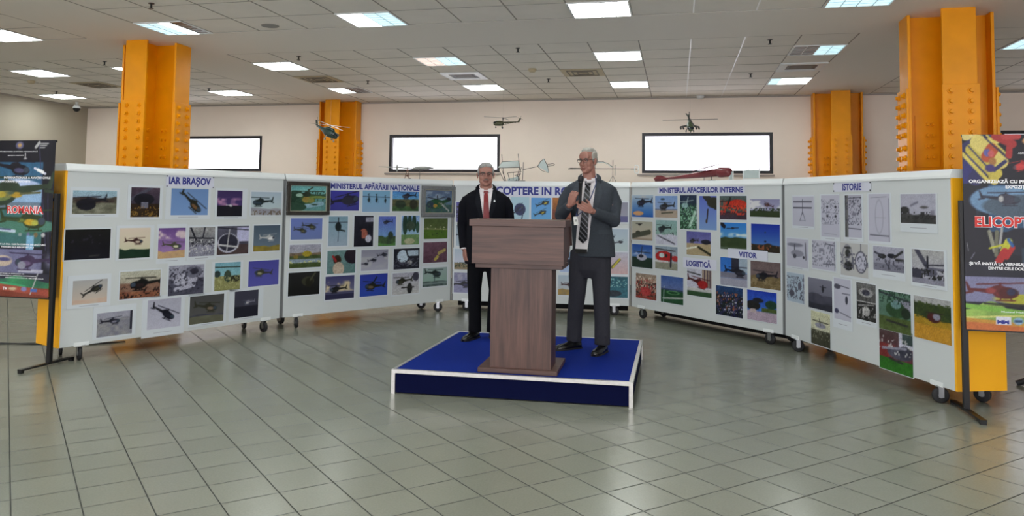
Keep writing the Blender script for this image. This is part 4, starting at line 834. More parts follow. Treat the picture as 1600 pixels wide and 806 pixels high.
# stands on the rear half of board 2
d = (B_ - A_).normalized(); nb = Vector((-d.y, d.x)); p = A_ + d * 1.95 + nb * .15; r.location = (p.x, p.y, ZT); r.rotation_euler = (0, 0, R(2))
MB().tube([(-.42, 0, .17), (-.1, 0, .16), (.06, 0, .145), (.16, 0, .14)], [.004, .01, .01, .008], 6).build('boom', PALE, r)
q_ = MB(); leaf(q_, .08, .38, .155, .10, .018); q_.build('leaf_wing', PALE, r, True)
MB().ell((-.15, 0, .155), (.012, .035, .055)).build('paddle', PALE, r, True)
MB().tube([(0, 0, .1), (0, 0, .28)], [.006, .002], 6).tube([(-.03, -.02, 0), (-.01, 0, .12)], .005, 5).tube([(.03, -.02, 0), (.01, 0, .12)], .005, 5).tube([(-.02, 0, .05), (.02, 0, .05)], .004, 5).ell((0, 0, .045), (.014, .014, .014)).box(.02, -.012, .0, .05, .012, .015).build('mast', BROWN, r)
MB().tube([(.18, 0, 0), (.18, 0, .15)], .003, 5).box(.17, -.02, .12, .21, .02, .14).build('support_rod', WIRE, r)
# 2: box glider with tail fan
r = on_board(3, 'early_aircraft_model', .78, 'box shaped early glider model with round tail fan, right of first man', .2); r.rotation_euler[2] = R(2)
MB().rings([[(-.12, .1, .285), (-.14, -.12, .19), (.18, -.12, .195), (.12, .1, .30)], [(-.12, .1, .29), (-.14, -.12, .195), (.18, -.12, .2), (.12, .1, .305)]]).build('upper_wing', FABRIC, r)
q_ = MB()
for a, c in [((-.14, -.12, .19), (-.05, -.1, 0)), ((-.12, .1, .29), (-.13, .1, .40)), ((-.12, .1, .29), (-.08, .1, .0)), ((.12, -.1, .0), (.16, .0, .22)), ((.2, -.12, .2), (.15, -.1, .0)), ((.17, 0, .1), (.13, 0, .40)), ((.2, 0, .02), (.21, 0, .28)), ((-.03, -.1, 0), (.2, -.1, 0.004)), ((0, -.1, .12), (.2, -.1, .14)), ((0, -.1, .12), (.03, -.1, .02)), ((.08, -.1, .02), (.08, -.1, .13)), ((-.14, -.12, .19), (.18, -.12, .2)), ((-.12, .1, .29), (.12, .1, .305)), ((.18, -.12, .2), (.12, .1, .305)), ((-.14, -.12, .19), (-.12, .1, .29)), ((-.09, -.1, .17), (-.02, -.1, .0)), ((.1, -.1, .08), (.18, -.1, .1))]: q_.tube([a, c], .0045, 5)
q_.tube([(.13, 0, .08), (.13, 0, .02)], [.02, .03], 8).box(.1, -.04, 0, .24, .02, .012)
q_.build('wire_frame', WIRE, r)
MB().box(-.0, -.08, .004, .16, .06, .01).rings([[(0, -.09, .01), (0, -.09, .035), (0, -.086, .035), (0, -.086, .01)], [(.15, -.09, .01), (.15, -.09, .07), (.15, -.086, .07), (.15, -.086, .01)]]).build('seat_tray', FABRIC, r)
MB().tube([(.2, 0, .17), (.42, 0, .22)], .004, 5).tube([(.56, 0, .25), (.64, 0, .262), (.665, 0, .25), (.655, 0, .235), (.56, 0, .225)], .0035, 5).tube([(.42, 0, .22), (.46, 0, .29), (.51, 0, .33), (.54, 0, .27), (.56, 0, .235), (.58, 0, .13), (.48, 0, .16), (.42, 0, .22)], .0045, 5).build('tail_boom', WIRE, r)
tf = MB().prism([(.42, -.22), (.58, -.13), (.56, -.235), (.51, -.33), (.46, -.29)][::-1], -.001, .001).build('tail_fan', FABRIC, r)
tf.rotation_euler = (R(-90), 0, 0); tf.scale = (1, 1, 1)
# 3: long rod machine behind the second man
r = on_board(3, 'early_aircraft_model', 2.27, 'thin rod early aircraft model behind the grey suited man', .2); r.rotation_euler[2] = R(2)
MB().tube([(-.64, 0, .19), (-.6, 0, .195), (-.3, 0, .195), (.0, 0, .195), (.3, 0, .195)], [.006, .012, .006, .005, .004], 6).tube([(.25, 0, .195), (.34, 0, .195)], .006, 5).build('long_rod', WIRE, r)
MB().tube([(.3, 0, .18), (.31, 0, .24), (.34, 0, .25), (.365, 0, .22), (.35, 0, .195), (.365, 0, .17), (.35, 0, .13), (.31, 0, .14), (.3, 0, .18)], .006, 6).build('tail_loop', WHITE, r)
MB().tube([(0, 0, .0), (0, 0, .32)], .005, 6).tube([(.03, 0, .1), (.03, 0, .25)], .004, 6).tube([(-.05, -.06, 0), (0, 0, .1), (.05, -.06, 0)], .004, 5).build('mast', WIRE, r)
MB().tube([(.0, 0, .22), (-.07, 0, .27), (-.15, 0, .3), (-.25, 0, .3)], .004, 5).tube([(-.25, 0, .19), (-.25, 0, .3)], .003, 5).build('canopy_rib', WIRE, r)
MB().rings([[(-.25, -.09, .29), (-.25, .09, .29), (-.25, .09, .294), (-.25, -.09, .294)], [(-.12, -.09, .28), (-.12, .09, .28), (-.12, .09, .284), (-.12, -.09, .284)], [(0, -.09, .21), (0, .09, .21), (0, .09, .214), (0, -.09, .214)]]).build('canopy', FABRIC, r)
# 4: red long machine lying along board 4
RED = mat('dark_red_lacquer', '6e2a30', .35); 
r = on_board(4, 'early_aircraft_model', .38, 'long dark red early aircraft model with arrow tail on top of board', .2)
MB().tube([(.0, 0, .045), (.28, 0, .055), (.7, 0, .082), (1.05, 0, .105), (1.1, 0, .105)], [.012, .02, .04, .05, .05], 12).build('fuselage', RED, r, True)
MB().tube([(1.06, 0, .105), (1.08, 0, .105), (1.22, 0, .105), (1.25, 0, .105)], [.062, .064, .056, .03], 14).build('nose_drum', RED, r, True)
MB().prism([(-.14, 0), (-.06, .07), (.18, .012), (.18, -.012), (-.06, -.07)][::-1], .04, .052).rings([[(-.1, -.005, .0), (.02, -.005, .0), (.16, -.005, .045), (.02, -.005, .09), (-.07, -.005, .09), (-.13, -.005, .05)], [(-.1, .005, .0), (.02, .005, .0), (.16, .005, .045), (.02, .005, .09), (-.07, .005, .09), (-.13, .005, .05)]]).build('arrow_tail', RED, r)
MB().rings([[(.70, -.10, .125), (.80, .12, .185), (1.0, .12, .225), (.93, -.10, .165)], [(.70, -.10, .131), (.80, .12, .191), (1.0, .12, .231), (.93, -.10, .171)]]).tube([(.8, .02, .1), (.8, .02, .185)], .005, 5).build('wing', RED, r)
MB().tube([(.8, 0, .07), (.8, 0, 0)], .004, 5).tube([(.93, 0, .07), (.93, 0, 0)], .006, 5).ell((.93, 0, .008), (.07, .03, .008)).build('stand', DK, r)
r = on_board(4, 'wire_wing_model', 1.62, 'white framed box wing model standing right of the red model', .2)
q_ = MB()
for x in (-.02, .04): q_.tube([(x, 0, 0), (x, 0, .115)], .008, 5)
q_.box(-.04, -.05, 0, .06, .05, .008).tube([(.2, 0, 0), (.2, 0, .11)], .006, 5).tube([(.2, 0, .11), (.44, 0, .15)], .004, 5).tube([(.44, 0, .15), (.44, 0, 0)], .006, 5).tube([(.2, 0, .012), (.44, 0, .012)], .004, 5).tube([(.04, 0, .005), (.2, 0, .005)], .004, 5)
q_.build('wire_frame', WHITE, r)
MB().box(.205, -.003, .02, .435, .003, .12).build('wing_panel', FABRIC, r)
MB().box(-.015, -.003, .01, .035, .003, .11).build('wing_panel', FABRIC, r)

# ------------------------------------------------------------ people
def fuse(mb, name, m, voxel, parent=None, smooth_it=4, fac=.5):
    """overlapping shapes -> one continuous skin"""
    o = mb.build(name, m)
    rm = o.modifiers.new('r', 'REMESH'); rm.mode = 'VOXEL'; rm.voxel_size = voxel
    if smooth_it: sm = o.modifiers.new('s', 'SMOOTH'); sm.iterations = smooth_it; sm.factor = fac
    bpy.context.view_layer.update()
    me = bpy.data.meshes.new_from_object(o.evaluated_get(bpy.context.evaluated_depsgraph_get()))
    o.modifiers.clear(); o.data = me; me.name = name
    me.polygons.foreach_set('use_smooth', [True] * len(me.polygons))
    if parent: o.parent = parent
    return o
def bvh_of(objs):
    vs = []; fs = []
    for o in objs:
        off = len(vs); vs += [v.co.copy() for v in o.data.vertices]; fs += [tuple(i + off for i in p.vertices) for p in o.data.polygons]
    return BVHTree.FromPolygons(vs, fs)
def drape(bvh, zs, xl, xr, n, off, name, m, parent, colf=None, dirv=Vector((0, 1, 0)), thick=.003, from_y=-1.2):
    """a strip of cloth laid on the front of a surface between two edge curves"""
    rows = []; last = None
    for i, z in enumerate(zs):
        row = []
        for k in range(n):
            x = xl[i] + (xr[i] - xl[i]) * k / (n - 1); h = bvh.ray_cast(Vector((x, from_y, z)), dirv)
            y = h[0].y if h[0] else (last if last is not None else 0); last = y
            row.append(Vector((x, y - off, z)))
        rows.append(row)
    # light smoothing over folds
    for _ in range(2):
        ys = [[p.y for p in r] for r in rows]
        for i in range(len(rows)):
            for k in range(n):
                nb_ = [ys[a][b] for a, b in ((i - 1, k), (i + 1, k), (i, k - 1), (i, k + 1)) if 0 <= a < len(rows) and 0 <= b < n]
                rows[i][k].y = min(rows[i][k].y, (ys[i][k] + sum(nb_) / len(nb_)) / 2)
    mb = MB(); vs = [p for r in rows for p in r]; N_ = len(vs); vs += [p + Vector((0, thick, 0)) for p in vs]
    fs = []
    for i in range(len(rows) - 1):
        for k in range(n - 1):
            a = i * n + k; up_ = zs[1] > zs[0]
            f1 = (a, a + 1, a + n + 1, a + n); f2 = tuple(x + N_ for x in f1[::-1])
            fs += [f1 if up_ else f1[::-1], f2 if up_ else f2[::-1]]
    edge = [(0, k) for k in range(n)] + [(i, n - 1) for i in range(1, len(rows))] + [(len(rows) - 1, k) for k in range(n - 2, -1, -1)] + [(i, 0) for i in range(len(rows) - 2, 0, -1)]
    e = [i * n + k for i, k in edge]
    for i in range(len(e)): a, b_ = e[i], e[(i + 1) % len(e)]; fs.append((b_, a, a + N_, b_ + N_))
    mb.add(vs, fs); o = mb.build(name, m, parent, smooth=False)
    if colf:
        at = o.data.color_attributes.new('ink', 'FLOAT_COLOR', 'POINT')
        at.data.foreach_set('color', np.array([[*lin(colf(v.co.x, v.co.z)), 1] for v in o.data.vertices], dtype=np.float32).ravel())
    return o
def orient(a, nrm):
    a = Vector(a).normalized(); n = Vector(nrm); n = (n - a * n.dot(a)).normalized(); s_ = a.cross(n).normalized()
    return Matrix((s_, a, n)).transposed()          # columns: side, along, normal
def hand(mb, wrist, along, normal, thumb_side, curl=(.3, .5, .4), S=1.0, thumb=(.75, .35, .3), spread=.05, seg=8):
    """palm and five separate bent fingers; normal = back of the hand; thumb_side +1/-1 along the side axis"""
    Mx = orient(along, normal); W = Vector(wrist)
    T = lambda x, y, z: W + Mx @ (Vector((x * thumb_side, y, z)) * S)
    for k, x in enumerate((.030, .011, -.009, -.027)):
        mb.tube([T(x * .55, -.005, 0), T(x, .045, .002), T(x, .088, 0)], [(.016 * S, .013 * S), (.0135 * S, .013 * S), (.011 * S, .0105 * S)], seg)
    mb.ell(T(.0, .045, -.002), (.034 * S, .034 * S, .014 * S), mx=Mx)
    for k, (x, L_) in enumerate(((.031, .074), (.011, .082), (-.010, .077), (-.029, .06))):
        p = Vector((x, .088, 0)); a = 0; pts = [T(*p)]; rr = [.0098 * S]
        for j, (f, c) in enumerate(zip((.44, .31, .25), curl)):
            a += c; p = p + Vector((math.sin((x) * 3) * spread, math.cos(a), -math.sin(a))) * L_ * f; pts.append(T(*p)); rr.append((.009, .0082, .0068)[j] * S)
        mb.tube(pts, rr, seg); mb.ell(pts[-1], (rr[-1],) * 3, 8, 6)
        for q_, rr_ in zip(pts[:-1], rr[:-1]): mb.ell(q_, (rr_ * 1.03,) * 3, 8, 6)
    p = Vector((.03, .022, -.004)); pts = [T(.016, .008, -.003), T(*p)]; rr = [.014 * S, .0135 * S]; d0 = Vector((thumb[0], .65, -thumb[1])).normalized()
    for j, L_ in enumerate((.036, .028)):
        p = p + d0 * L_; pts.append(T(*p)); rr.append((.0108, .0085)[j] * S); d0 = (d0 + Vector((-thumb[2], .35, -.25))).normalized()
    mb.tube(pts, rr, seg); mb.ell(pts[-1], (rr[-1],) * 3, 8, 6); mb.ell(pts[1], (rr[1],) * 3, 8, 6)
SKIN = mat('skin', '94675a', .5, noise=.06, nscale=25); SKIN.node_tree.nodes['Principled BSDF'].inputs['Subsurface Weight'].default_value = .08; SKIN.node_tree.nodes['Principled BSDF'].inputs['Subsurface Radius'].default_value = (.01, .004, .003)
LIPM = mat('lip_skin', '7c403b', .5); EYEW = mat('eye_white', '8f8680', .3); IRIS = mat('iris', '2a2422', .2)
HAIR = mat('grey_hair', '8b8a88', .7, noise=.25, nscale=60, bump=.6, stretch=(1, 1, .3)); HAIR2 = mat('silver_hair', '96948d', .7, noise=.22, nscale=60, bump=.6, stretch=(1, 1, .3)); BROW = mat('brow_hair', '5a5049', .8)
GLF = mat('glasses_frame', '241d1f', .3); LENS = mat('glasses_lens', 'ffffff', .05); LENS.node_tree.nodes['Principled BSDF'].inputs['Transmission Weight'].default_value = 1; LENS.node_tree.nodes['Principled BSDF'].inputs['IOR'].default_value = 1.02
SHIRT = mat('white_shirt', 'cdc8cb', .7); LEATHER = mat('black_shoe_leather', '0d0d0f', .25); BELT = mat('black_belt', '101012', .4)
def head_mesh(mb, Hm, S=1.0):
    def E_(c, r, k=9, n=14): mb.ell(Hm @ (Vector(c) * S), tuple(x * S for x in r), n, k, Hm.to_3x3())
    E_((0, .012, .042), (.076, .094, .084), 13, 20); E_((0, -.022, -.025), (.066, .066, .09), 13, 18); E_((0, -.035, -.085), (.05, .046, .036)); E_((0, -.076, -.104), (.022, .016, .015))
    E_((0, -.07, .045), (.058, .02, .05)); E_((.03, -.076, .02), (.024, .012, .008)); E_((-.03, -.076, .02), (.024, .012, .008))
    E_((.034, -.05, -.028), (.032, .032, .034)); E_((-.034, -.05, -.028), (.032, .032, .034)); E_((.034, -.034, -.066), (.030, .040, .036)); E_((-.034, -.034, -.066), (.030, .040, .036))
    P = lambda *c: Hm @ (Vector(c) * S)
    mb.tube([P(0, -.082, .012), P(0, -.1, -.012), P(0, -.108, -.034)], [.008 * S, .0105 * S, .0135 * S], 10)
    E_((0, -.107, -.036), (.0125, .012, .011)); E_((.012, -.097, -.039), (.009, .011, .008)); E_((-.012, -.097, -.039), (.009, .011, .008))
    E_((0, -.086, -.058), (.026, .012, .012)); E_((0, -.088, -.066), (.024, .009, .0045)); E_((0, -.086, -.0755), (.02, .0095, .0055))
    for s_ in (-1, 1):
        E_((s_ * .079, .008, -.004), (.008, .018, .031)); E_((s_ * .083, .014, .008), (.008, .014, .018)); E_((s_ * .077, .0, -.03), (.008, .009, .011))
def face_parts(Hm, S, body, glass_m, parent, mustache=False):
    P = lambda *c: Hm @ (Vector(c) * S)
    M3 = Hm.to_3x3()
    for s_ in (-1, 1):
        e = MB().ell(P(s_ * .031, -.0765, .004), (.0115 * S, .010 * S, .0048 * S), mx=M3).build('eye', EYEW, parent, True)
        MB().ell(P(s_ * .031, -.0855, .003), (.0048 * S, .003 * S, .0045 * S), mx=M3).build('iris', IRIS, e, True)
        MB().tube([P(s_ * .013, -.089, .021), P(s_ * .03, -.089, .0275), P(s_ * .048, -.079, .022)], [.004 * S, .0048 * S, .003 * S], 8).build('eyebrow', BROW, parent, True)
        MB().tube([P(s_ * .016, -.0845, .009), P(s_ * .031, -.088, .0125), P(s_ * .046, -.08, .008)], [.0025 * S] * 3, 6).build('eyelid', SKIN, parent, True)
    MB().tube([P(-.023, -.0905, -.0705), P(-.01, -.0985, -.0695), P(.01, -.0985, -.0695), P(.023, -.0905, -.0705)], [.0025 * S, .0038 * S, .0038 * S, .0025 * S], 8).build('lips', LIPM, parent, True)
    if mustache: MB().tube([P(-.027, -.094, -.060), P(-.012, -.1025, -.053), P(.012, -.1025, -.053), P(.027, -.094, -.060)], [.003 * S, .0065 * S, .0065 * S, .003 * S], 8).build('moustache', mustache, parent, True)
    g = MB()
    for s_ in (-1, 1):
        pts = [P(s_ * .034 + .0245 * math.cos(a), -.1035 + .004 * abs(math.cos(a)) * 1.0, .002 + .0155 * math.sin(a) * (1.0)) for a in [2 * math.pi * k / 16 for k in range(17)]]
        g.tube(pts, .0016 * S, 5); g.tube([P(s_ * .011, -.103, .0165), P(s_ * .034, -.1035, .0185), P(s_ * .058, -.1, .0145)], .0026 * S, 5)
        g.tube([P(s_ * .058, -.1, .010), P(s_ * .074, -.075, .012), P(s_ * .079, .005, .012)], .002 * S, 5)
    g.tube([P(-.011, -.103, .006), P(0, -.1065, .009), P(.011, -.103, .006)], .002 * S, 5)
    go = g.build('glasses', GLF, parent, True)
    for s_ in (-1, 1):
        MB().ell(P(s_ * .034, -.1025, .002), (.0235 * S, .0008, .0148 * S), mx=M3).build('lens', LENS, go, True)
def limb(mb, pts, rs, n=14): mb.tube(pts, rs, n); [mb.ell(p, (r if not isinstance(r, tuple) else r[0],) * 3, 12, 8) for p, r in zip(pts[1:-1], rs[1:-1])]
def shoe(pos, ang, parent, z0):
    mx = Matrix.Translation(pos) @ Matrix.Rotation(ang, 4, 'Z')
    rg = []
    for y, w_, h in ((.075, .018, .045), (.07, .032, .065), (.03, .038, .08), (-.03, .042, .07), (-.09, .047, .05), (-.15, .046, .042), (-.195, .034, .032), (-.215, .014, .02)):
        rg.append([mx @ Vector((w_ * math.cos(a), y, .012 + max(0, h * math.sin(a)) if math.sin(a) > 0 else .0)) for a in [2 * math.pi * k / 16 for k in range(16)]])
    o = MB().rings(rg).build('shoe', LEATHER, parent, True)
    sr_ = MB(); pr = [(x, y) for x, y in ((-.03, .078), (-.042, .03), (-.05, -.09), (-.048, -.16), (-.025, -.215), (.025, -.215), (.048, -.16), (.05, -.09), (.042, .03), (.03, .078))]
    pts = [(mx @ Vector((x, y, 0))) for x, y in pr]; sr_.prism([(p.x, p.y) for p in pts], pos[2], pos[2] + .014); sr_.build('sole', RUBBER, o)
def torso_rings(spec, n=28):
    """spec: (z, cx, cy, half width, half depth, squareness)"""
    rg = []
    for z, cx, cy, a, b_, e in spec:
        ring = []
        for k in range(n):
            t = 2 * math.pi * k / n; c, s_ = math.cos(t), math.sin(t)
            ring.append((cx + a * math.copysign(abs(c) ** e, c), cy + b_ * math.copysign(abs(s_) ** e, s_), z))
        rg.append(ring)
    return rg
def collar(parent, bv, cx, cy, cz, a, b_, S):
    # band round the neck, lower at the throat, and two points lying on the chest
    def rg(r, dz): return [(cx + (a + r) * math.cos(t), cy + (b_ + r) * math.sin(t), cz + dz + .042 * math.sin(t)) for t in [2 * math.pi * k / 32 for k in range(32)]]
    MB().rings([rg(.008, -.02), rg(.004, .008), rg(-.002, .01), rg(-.002, -.02)]).build('collar_band', SHIRT, parent, True)
    for s_ in (-1, 1):
        n = 9; zs = [cz - .004 - .052 * k / (n - 1) for k in range(n)]
        i_ = [cx + s_ * (.016 + .016 * (k / (n - 1))) for k in range(n)]; o_ = [cx + s_ * (.058 - .022 * (k / (n - 1)) ** 1.5) for k in range(n)]
        if s_ < 0: i_, o_ = o_, i_
        drape(bv, zs, i_, o_, 7, .011, 'collar_point', SHIRT, parent, thick=.004)
ZP = PZ + 0.0

# ---- first man: dark navy suit, arms hanging, faces the camera
pos1 = Vector((-1.868, 7.50, ZP)); rot1 = math.atan2(1.868, 7.5)
person1 = MB(); Hm1 = Matrix.Translation((-.005, -.015, 1.619)) @ Matrix.Rotation(R(2), 4, 'Z') @ Matrix.Diagonal((1.12, 1, 1, 1))
head_mesh(person1, Hm1, .94)
person1.tube([(-.004, .0, 1.61), (-.002, .008, 1.53), (0, .015, 1.42)], [.058, .06, .075], 18)
person1.rings(torso_rings([(.86, 0, .02, .15, .1, .9), (1.0, 0, .01, .15, .1, .9), (1.2, 0, 0, .16, .105, .9), (1.38, 0, .01, .17, .1, .9), (1.44, 0, .02, .1, .07, 1)]))
for s_ in (-1, 1):
    limb(person1, [(s_ * .08, .01, .9), (s_ * .095, -.005, .5), (s_ * .09, .02, .08)], [.075, .052, .038])
limb(person1, [(-.17, .02, 1.39), (-.225, .045, 1.12), (-.205, -.035, .865)], [.045, .038, .026])
limb(person1, [(.17, .02, 1.39), (.235, .045, 1.12), (.225, -.06, .88)], [.045, .038, .026])
hand(person1, (-.205, -.035, .875), (.12, -.22, -1), (-.85, -.35, .0), 1, (.35, .55, .5), 1.0)
hand(person1, (.225, -.06, .885), (-.1, -.22, -1), (.85, -.35, 0), -1, (.35, .55, .5), 1.0)
body1 = fuse(person1, 'person', SKIN, .0042, smooth_it=5)
tag(body1, 'grey haired man in dark navy suit and red tie standing behind the lectern', 'person')
b1 = body1
face_parts(Hm1, .94, b1, None, b1, mustache=mat('grey_moustache', '6f6560', .8))
h_ = MB()
def hair_pieces(h_, Hm, S, recede=0.0):
    def E_(c, r, n=18, k=11): h_.ell(Hm @ (Vector(c) * S), tuple(x * S for x in r), n, k, Hm.to_3x3())
    E_((0, .03, .056), (.0785, .083, .078)); E_((0, .05, .012), (.075, .06, .07)); E_((0, -.02 + recede, .098), (.064, .062, .036))
    for s_ in (-1, 1): E_((s_ * .066, .005 + recede * .5, .045), (.0145, .05, .046)); E_((s_ * .071, -.014, .014), (.007, .012, .024))
    if not recede: E_((.022, -.052, .092), (.042, .034, .024)); E_((-.025, -.055, .085), (.038, .03, .022))
hair_pieces(h_, Hm1, .94); fuse(h_, 'hair', HAIR, .005, b1, 2)
NAVY = mat('navy_suit_cloth', '0b0c13', .95, spec=.15, noise=.1, nscale=80, bump=.05); NAVYT = mat('navy_trouser_cloth', '090a0f', .95, spec=.15)
tj = MB()
tj.rings(torso_rings([(.735, -.005, .0, .2, .13, .85), (.85, -.005, .0, .2, .135, .85), (1.0, 0, -.005, .185, .13, .85), (1.12, 0, -.01, .182, .128, .85), (1.28, 0, -.005, .2, .13, .8), (1.35, 0, .005, .21, .12, .78), (1.40, 0, .015, .222, .095, .8), (1.432, 0, .02, .185, .07, .85), (1.462, 0, .022, .13, .07, .95), (1.488, 0, .024, .075, .064, 1)]))
for s_, el, wr in ((-1, (-.232, .045, 1.12), (-.212, -.035, .885)), (1, (.242, .045, 1.13), (.23, -.06, .895))):
    limb(tj, [(s_ * .18, .015, 1.385), (s_ * .212, .02, 1.31), el, wr], [.055, .064, .055, .043])
for z, x in ((1.0, -.25), (1.18, .24), (1.05, .25)): pass
tj.tube([(-.085, -.055, 1.455), (-.088, .0, 1.49), (-.065, .06, 1.515), (0, .085, 1.522), (.065, .06, 1.515), (.088, .0, 1.49), (.085, -.055, 1.455)], [(.02, .016)] * 7, 10)
jacket1 = fuse(tj, 'suit_jacket', NAVY, .007, b1, 5)
tt = MB()
tt.rings(torso_rings([(.66, .0, .0, .11, .07, 1), (.72, 0, .01, .165, .12, .9), (.85, 0, .01, .17, .12, .85), (1.0, 0, .0, .16, .115, .85)]))
for s_, xk in ((-1, -.1), (1, .11)):
    limb(tt, [(s_ * .085, .01, .84), (s_ * .098, .0, .62), (xk, -.005, .48), (s_ * .092, .01, .25), (s_ * .09, .01, .06)], [.092, .08, .07, .064, .066])
fuse(tt, 'trousers', NAVYT, .009, b1, 4)
B_V = bvh_of([jacket1])
def vshape(z_top, z_bot, half_top, cx=0, n=14, belly=0.0):
    zs = [z_top + (z_bot - z_top) * k / (n - 1) for k in range(n)]
    w_ = [half_top * (1 - k / (n - 1)) ** .9 + .004 for k in range(n)]
    return zs, [cx - a for a in w_], [cx + a for a in w_]
zs, xl, xr = vshape(1.478, 1.06, .07); drape(B_V, zs, xl, xr, 12, .004, 'shirt_front', SHIRT, b1)
def tie_strip(bv, cx0, z0, cx1, z1, wtop, wbot, off, colf, parent, name='tie', n=90):
    zs = [z0 + (z1 - z0) * k / (n - 1) for k in range(n)]; L_, R_ = [], []
    for k in range(n):
        t = k / (n - 1); w_ = wtop + (wbot - wtop) * t
        if t < .07: w_ = wtop * 1.25
        elif t < .1: w_ = wtop * .85
        c = cx0 + (cx1 - cx0) * t; L_.append(c - w_); R_.append(c + w_)
    return drape(bv, zs, L_, R_, 22, off, name, PRINT, parent, colf, thick=.006)
def redtie(x, z):
    v = math.sin(x * 420 + z * 260) * math.sin(z * 520 - x * 200)
    return (.50, .16, .17) if v > -.2 else (.30, .10, .13)
tie_strip(B_V, .0, 1.462, .008, 1.08, .019, .036, .021, redtie, b1)
def lapels(bv, z_top, z_bot, in_top, out_top, notch, m, parent, cx=0, off=.009):
    for s_ in (-1, 1):
        n = 12; zs = [z_top + (z_bot - z_top) * k / (n - 1) for k in range(n)]; a, b_ = [], []
        for k in range(n):
            t = k / (n - 1); i_ = in_top * (1 - t) ** .9; o_ = i_ + (.028 + .03 * min(1, t / .3) if t < .3 else .058 * (1 - (t - .3) / .7) + .003)
            a.append(cx + s_ * i_); b_.append(cx + s_ * o_)
        if s_ < 0: a, b_ = b_, a
        drape(bv, zs, a, b_, 7, off, 'lapel', m, parent, thick=.004)
lapels(B_V, 1.475, 1.06, .068, .12, .3, mat('navy_lapel_cloth', '0c0e16', .85, spec=.2), b1)
collar(b1, B_V, 0, .008, 1.498, .064, .066, 1.0)
h = B_V.ray_cast(Vector((.085, -1, 1.36)), Vector((0, 1, 0)))
MB().ell((.085, h[0].y - .014, 1.36), (.010, .003, .011)).build('lapel_pin', WHITE, b1, True)
shoe((-.10, -.01, 0), R(-28), b1, 0); shoe((.095, -.01, 0), R(12), b1, 0)
for s_, wr, dr in ((-1, (-.212, -.035, .885), (.12, -.22, -1)), (1, (.23, -.06, .895), (-.1, -.22, -1))):
    d = Vector(dr).normalized(); MB().tube([Vector(wr) - d * .015, Vector(wr) + d * .008], .034, 16).build('shirt_cuff', SHIRT, b1)
b1.location = pos1; b1.rotation_euler = (0, 0, rot1)

# ---- second man: grey suit, microphone held in both hands, looks to his right
pos2 = Vector((-.80, 7.22, ZP)); rot2 = math.atan2(.80, 7.22)
p2 = MB(); Hm2 = Matrix.Translation((-.015, -.03, 1.744)) @ Matrix.Rotation(R(-33), 4, 'Z') @ Matrix.Rotation(R(4), 4, 'X')
head_mesh(p2, Hm2, .95)
p2.tube([(-.01, -.005, 1.70), (-.005, .005, 1.62), (.005, .02, 1.50)], [.058, .061, .08], 18)
p2.rings(torso_rings([(.92, 0.02, .02, .15, .1, .9), (1.1, 0.015, .01, .155, .11, .9), (1.3, 0.01, 0, .17, .11, .9), (1.47, 0.01, .01, .17, .1, .9), (1.53, 0, .02, .1, .07, 1)]))
FT = [(-.135, .05), (.125, -.1)]
for s_, (fx, fy) in zip((-1, 1), FT):
    limb(p2, [(.015 + s_ * .085, .01, .95), ((.015 + s_ * .085 + fx) / 2, fy / 2 - .01, .52), (fx, fy, .08)], [.075, .052, .038])
ELl, WRl = Vector((-.262, -.06, 1.235)), Vector((-.172, -.265, 1.335))
ELr, WRr = Vector((.222, -.075, 1.195)), Vector((.012, -.285, 1.285))
limb(p2, [(-.165, .02, 1.47), ELl, WRl], [.045, .038, .026]); limb(p2, [(.19, .02, 1.47), ELr, WRr], [.045, .038, .026])
# his right hand (viewer's left) closes round the microphone from above, palm turned in
mic_b = Vector((-.085, -.335, 1.345)); mic_t = Vector((-.075, -.36, 1.60))
hand(p2, WRl, (.28, -.30, .90), (-.55, -.75, .0), 1, (.55, 1.15, .8), 1.05, thumb=(.35, .9, .1))
hand(p2, WRr, (-.88, -.28, .45), (.1, -.9, -.25), 1, (.5, 1.0, .8), 1.05, thumb=(.6, .6, .3))
body2 = fuse(p2, 'person', SKIN, .0042, smooth_it=5)
tag(body2, 'white haired man in grey suit holding a microphone in both hands', 'person')
b2 = body2
face_parts(Hm2, .95, b2, None, b2)
h_ = MB(); hair_pieces(h_, Hm2, .95, recede=.022); fuse(h_, 'hair', HAIR2, .005, b2, 2)
GREY = mat('grey_suit_cloth', '363b42', .9, spec=.2, noise=.08, nscale=70, bump=.05); GREYT = mat('grey_trouser_cloth', '2e2e35', .9, spec=.2, noise=.06, nscale=50)
tj = MB()
tj.rings(torso_rings([(.855, .05, .01, .195, .135, .85), (.98, .04, .01, .195, .14, .85), (1.1, .025, .0, .188, .14, .85), (1.22, .02, -.005, .188, .138, .85), (1.38, .018, 0, .205, .135, .8), (1.45, .015, .01, .215, .12, .78), (1.505, .012, .018, .225, .095, .8), (1.535, .01, .02, .185, .07, .85), (1.562, .005, .022, .13, .072, .95), (1.588, .0, .024, .078, .066, 1)]))
limb(tj, [(-.175, .015, 1.48), (-.222, .0, 1.38), tuple(ELl), tuple(WRl.lerp(ELl, .12))], [.056, .067, .06, .045])
limb(tj, [(.195, .015, 1.48), (.235, .01, 1.36), tuple(ELr), tuple(WRr.lerp(ELr, .12))], [.056, .068, .066, .046])
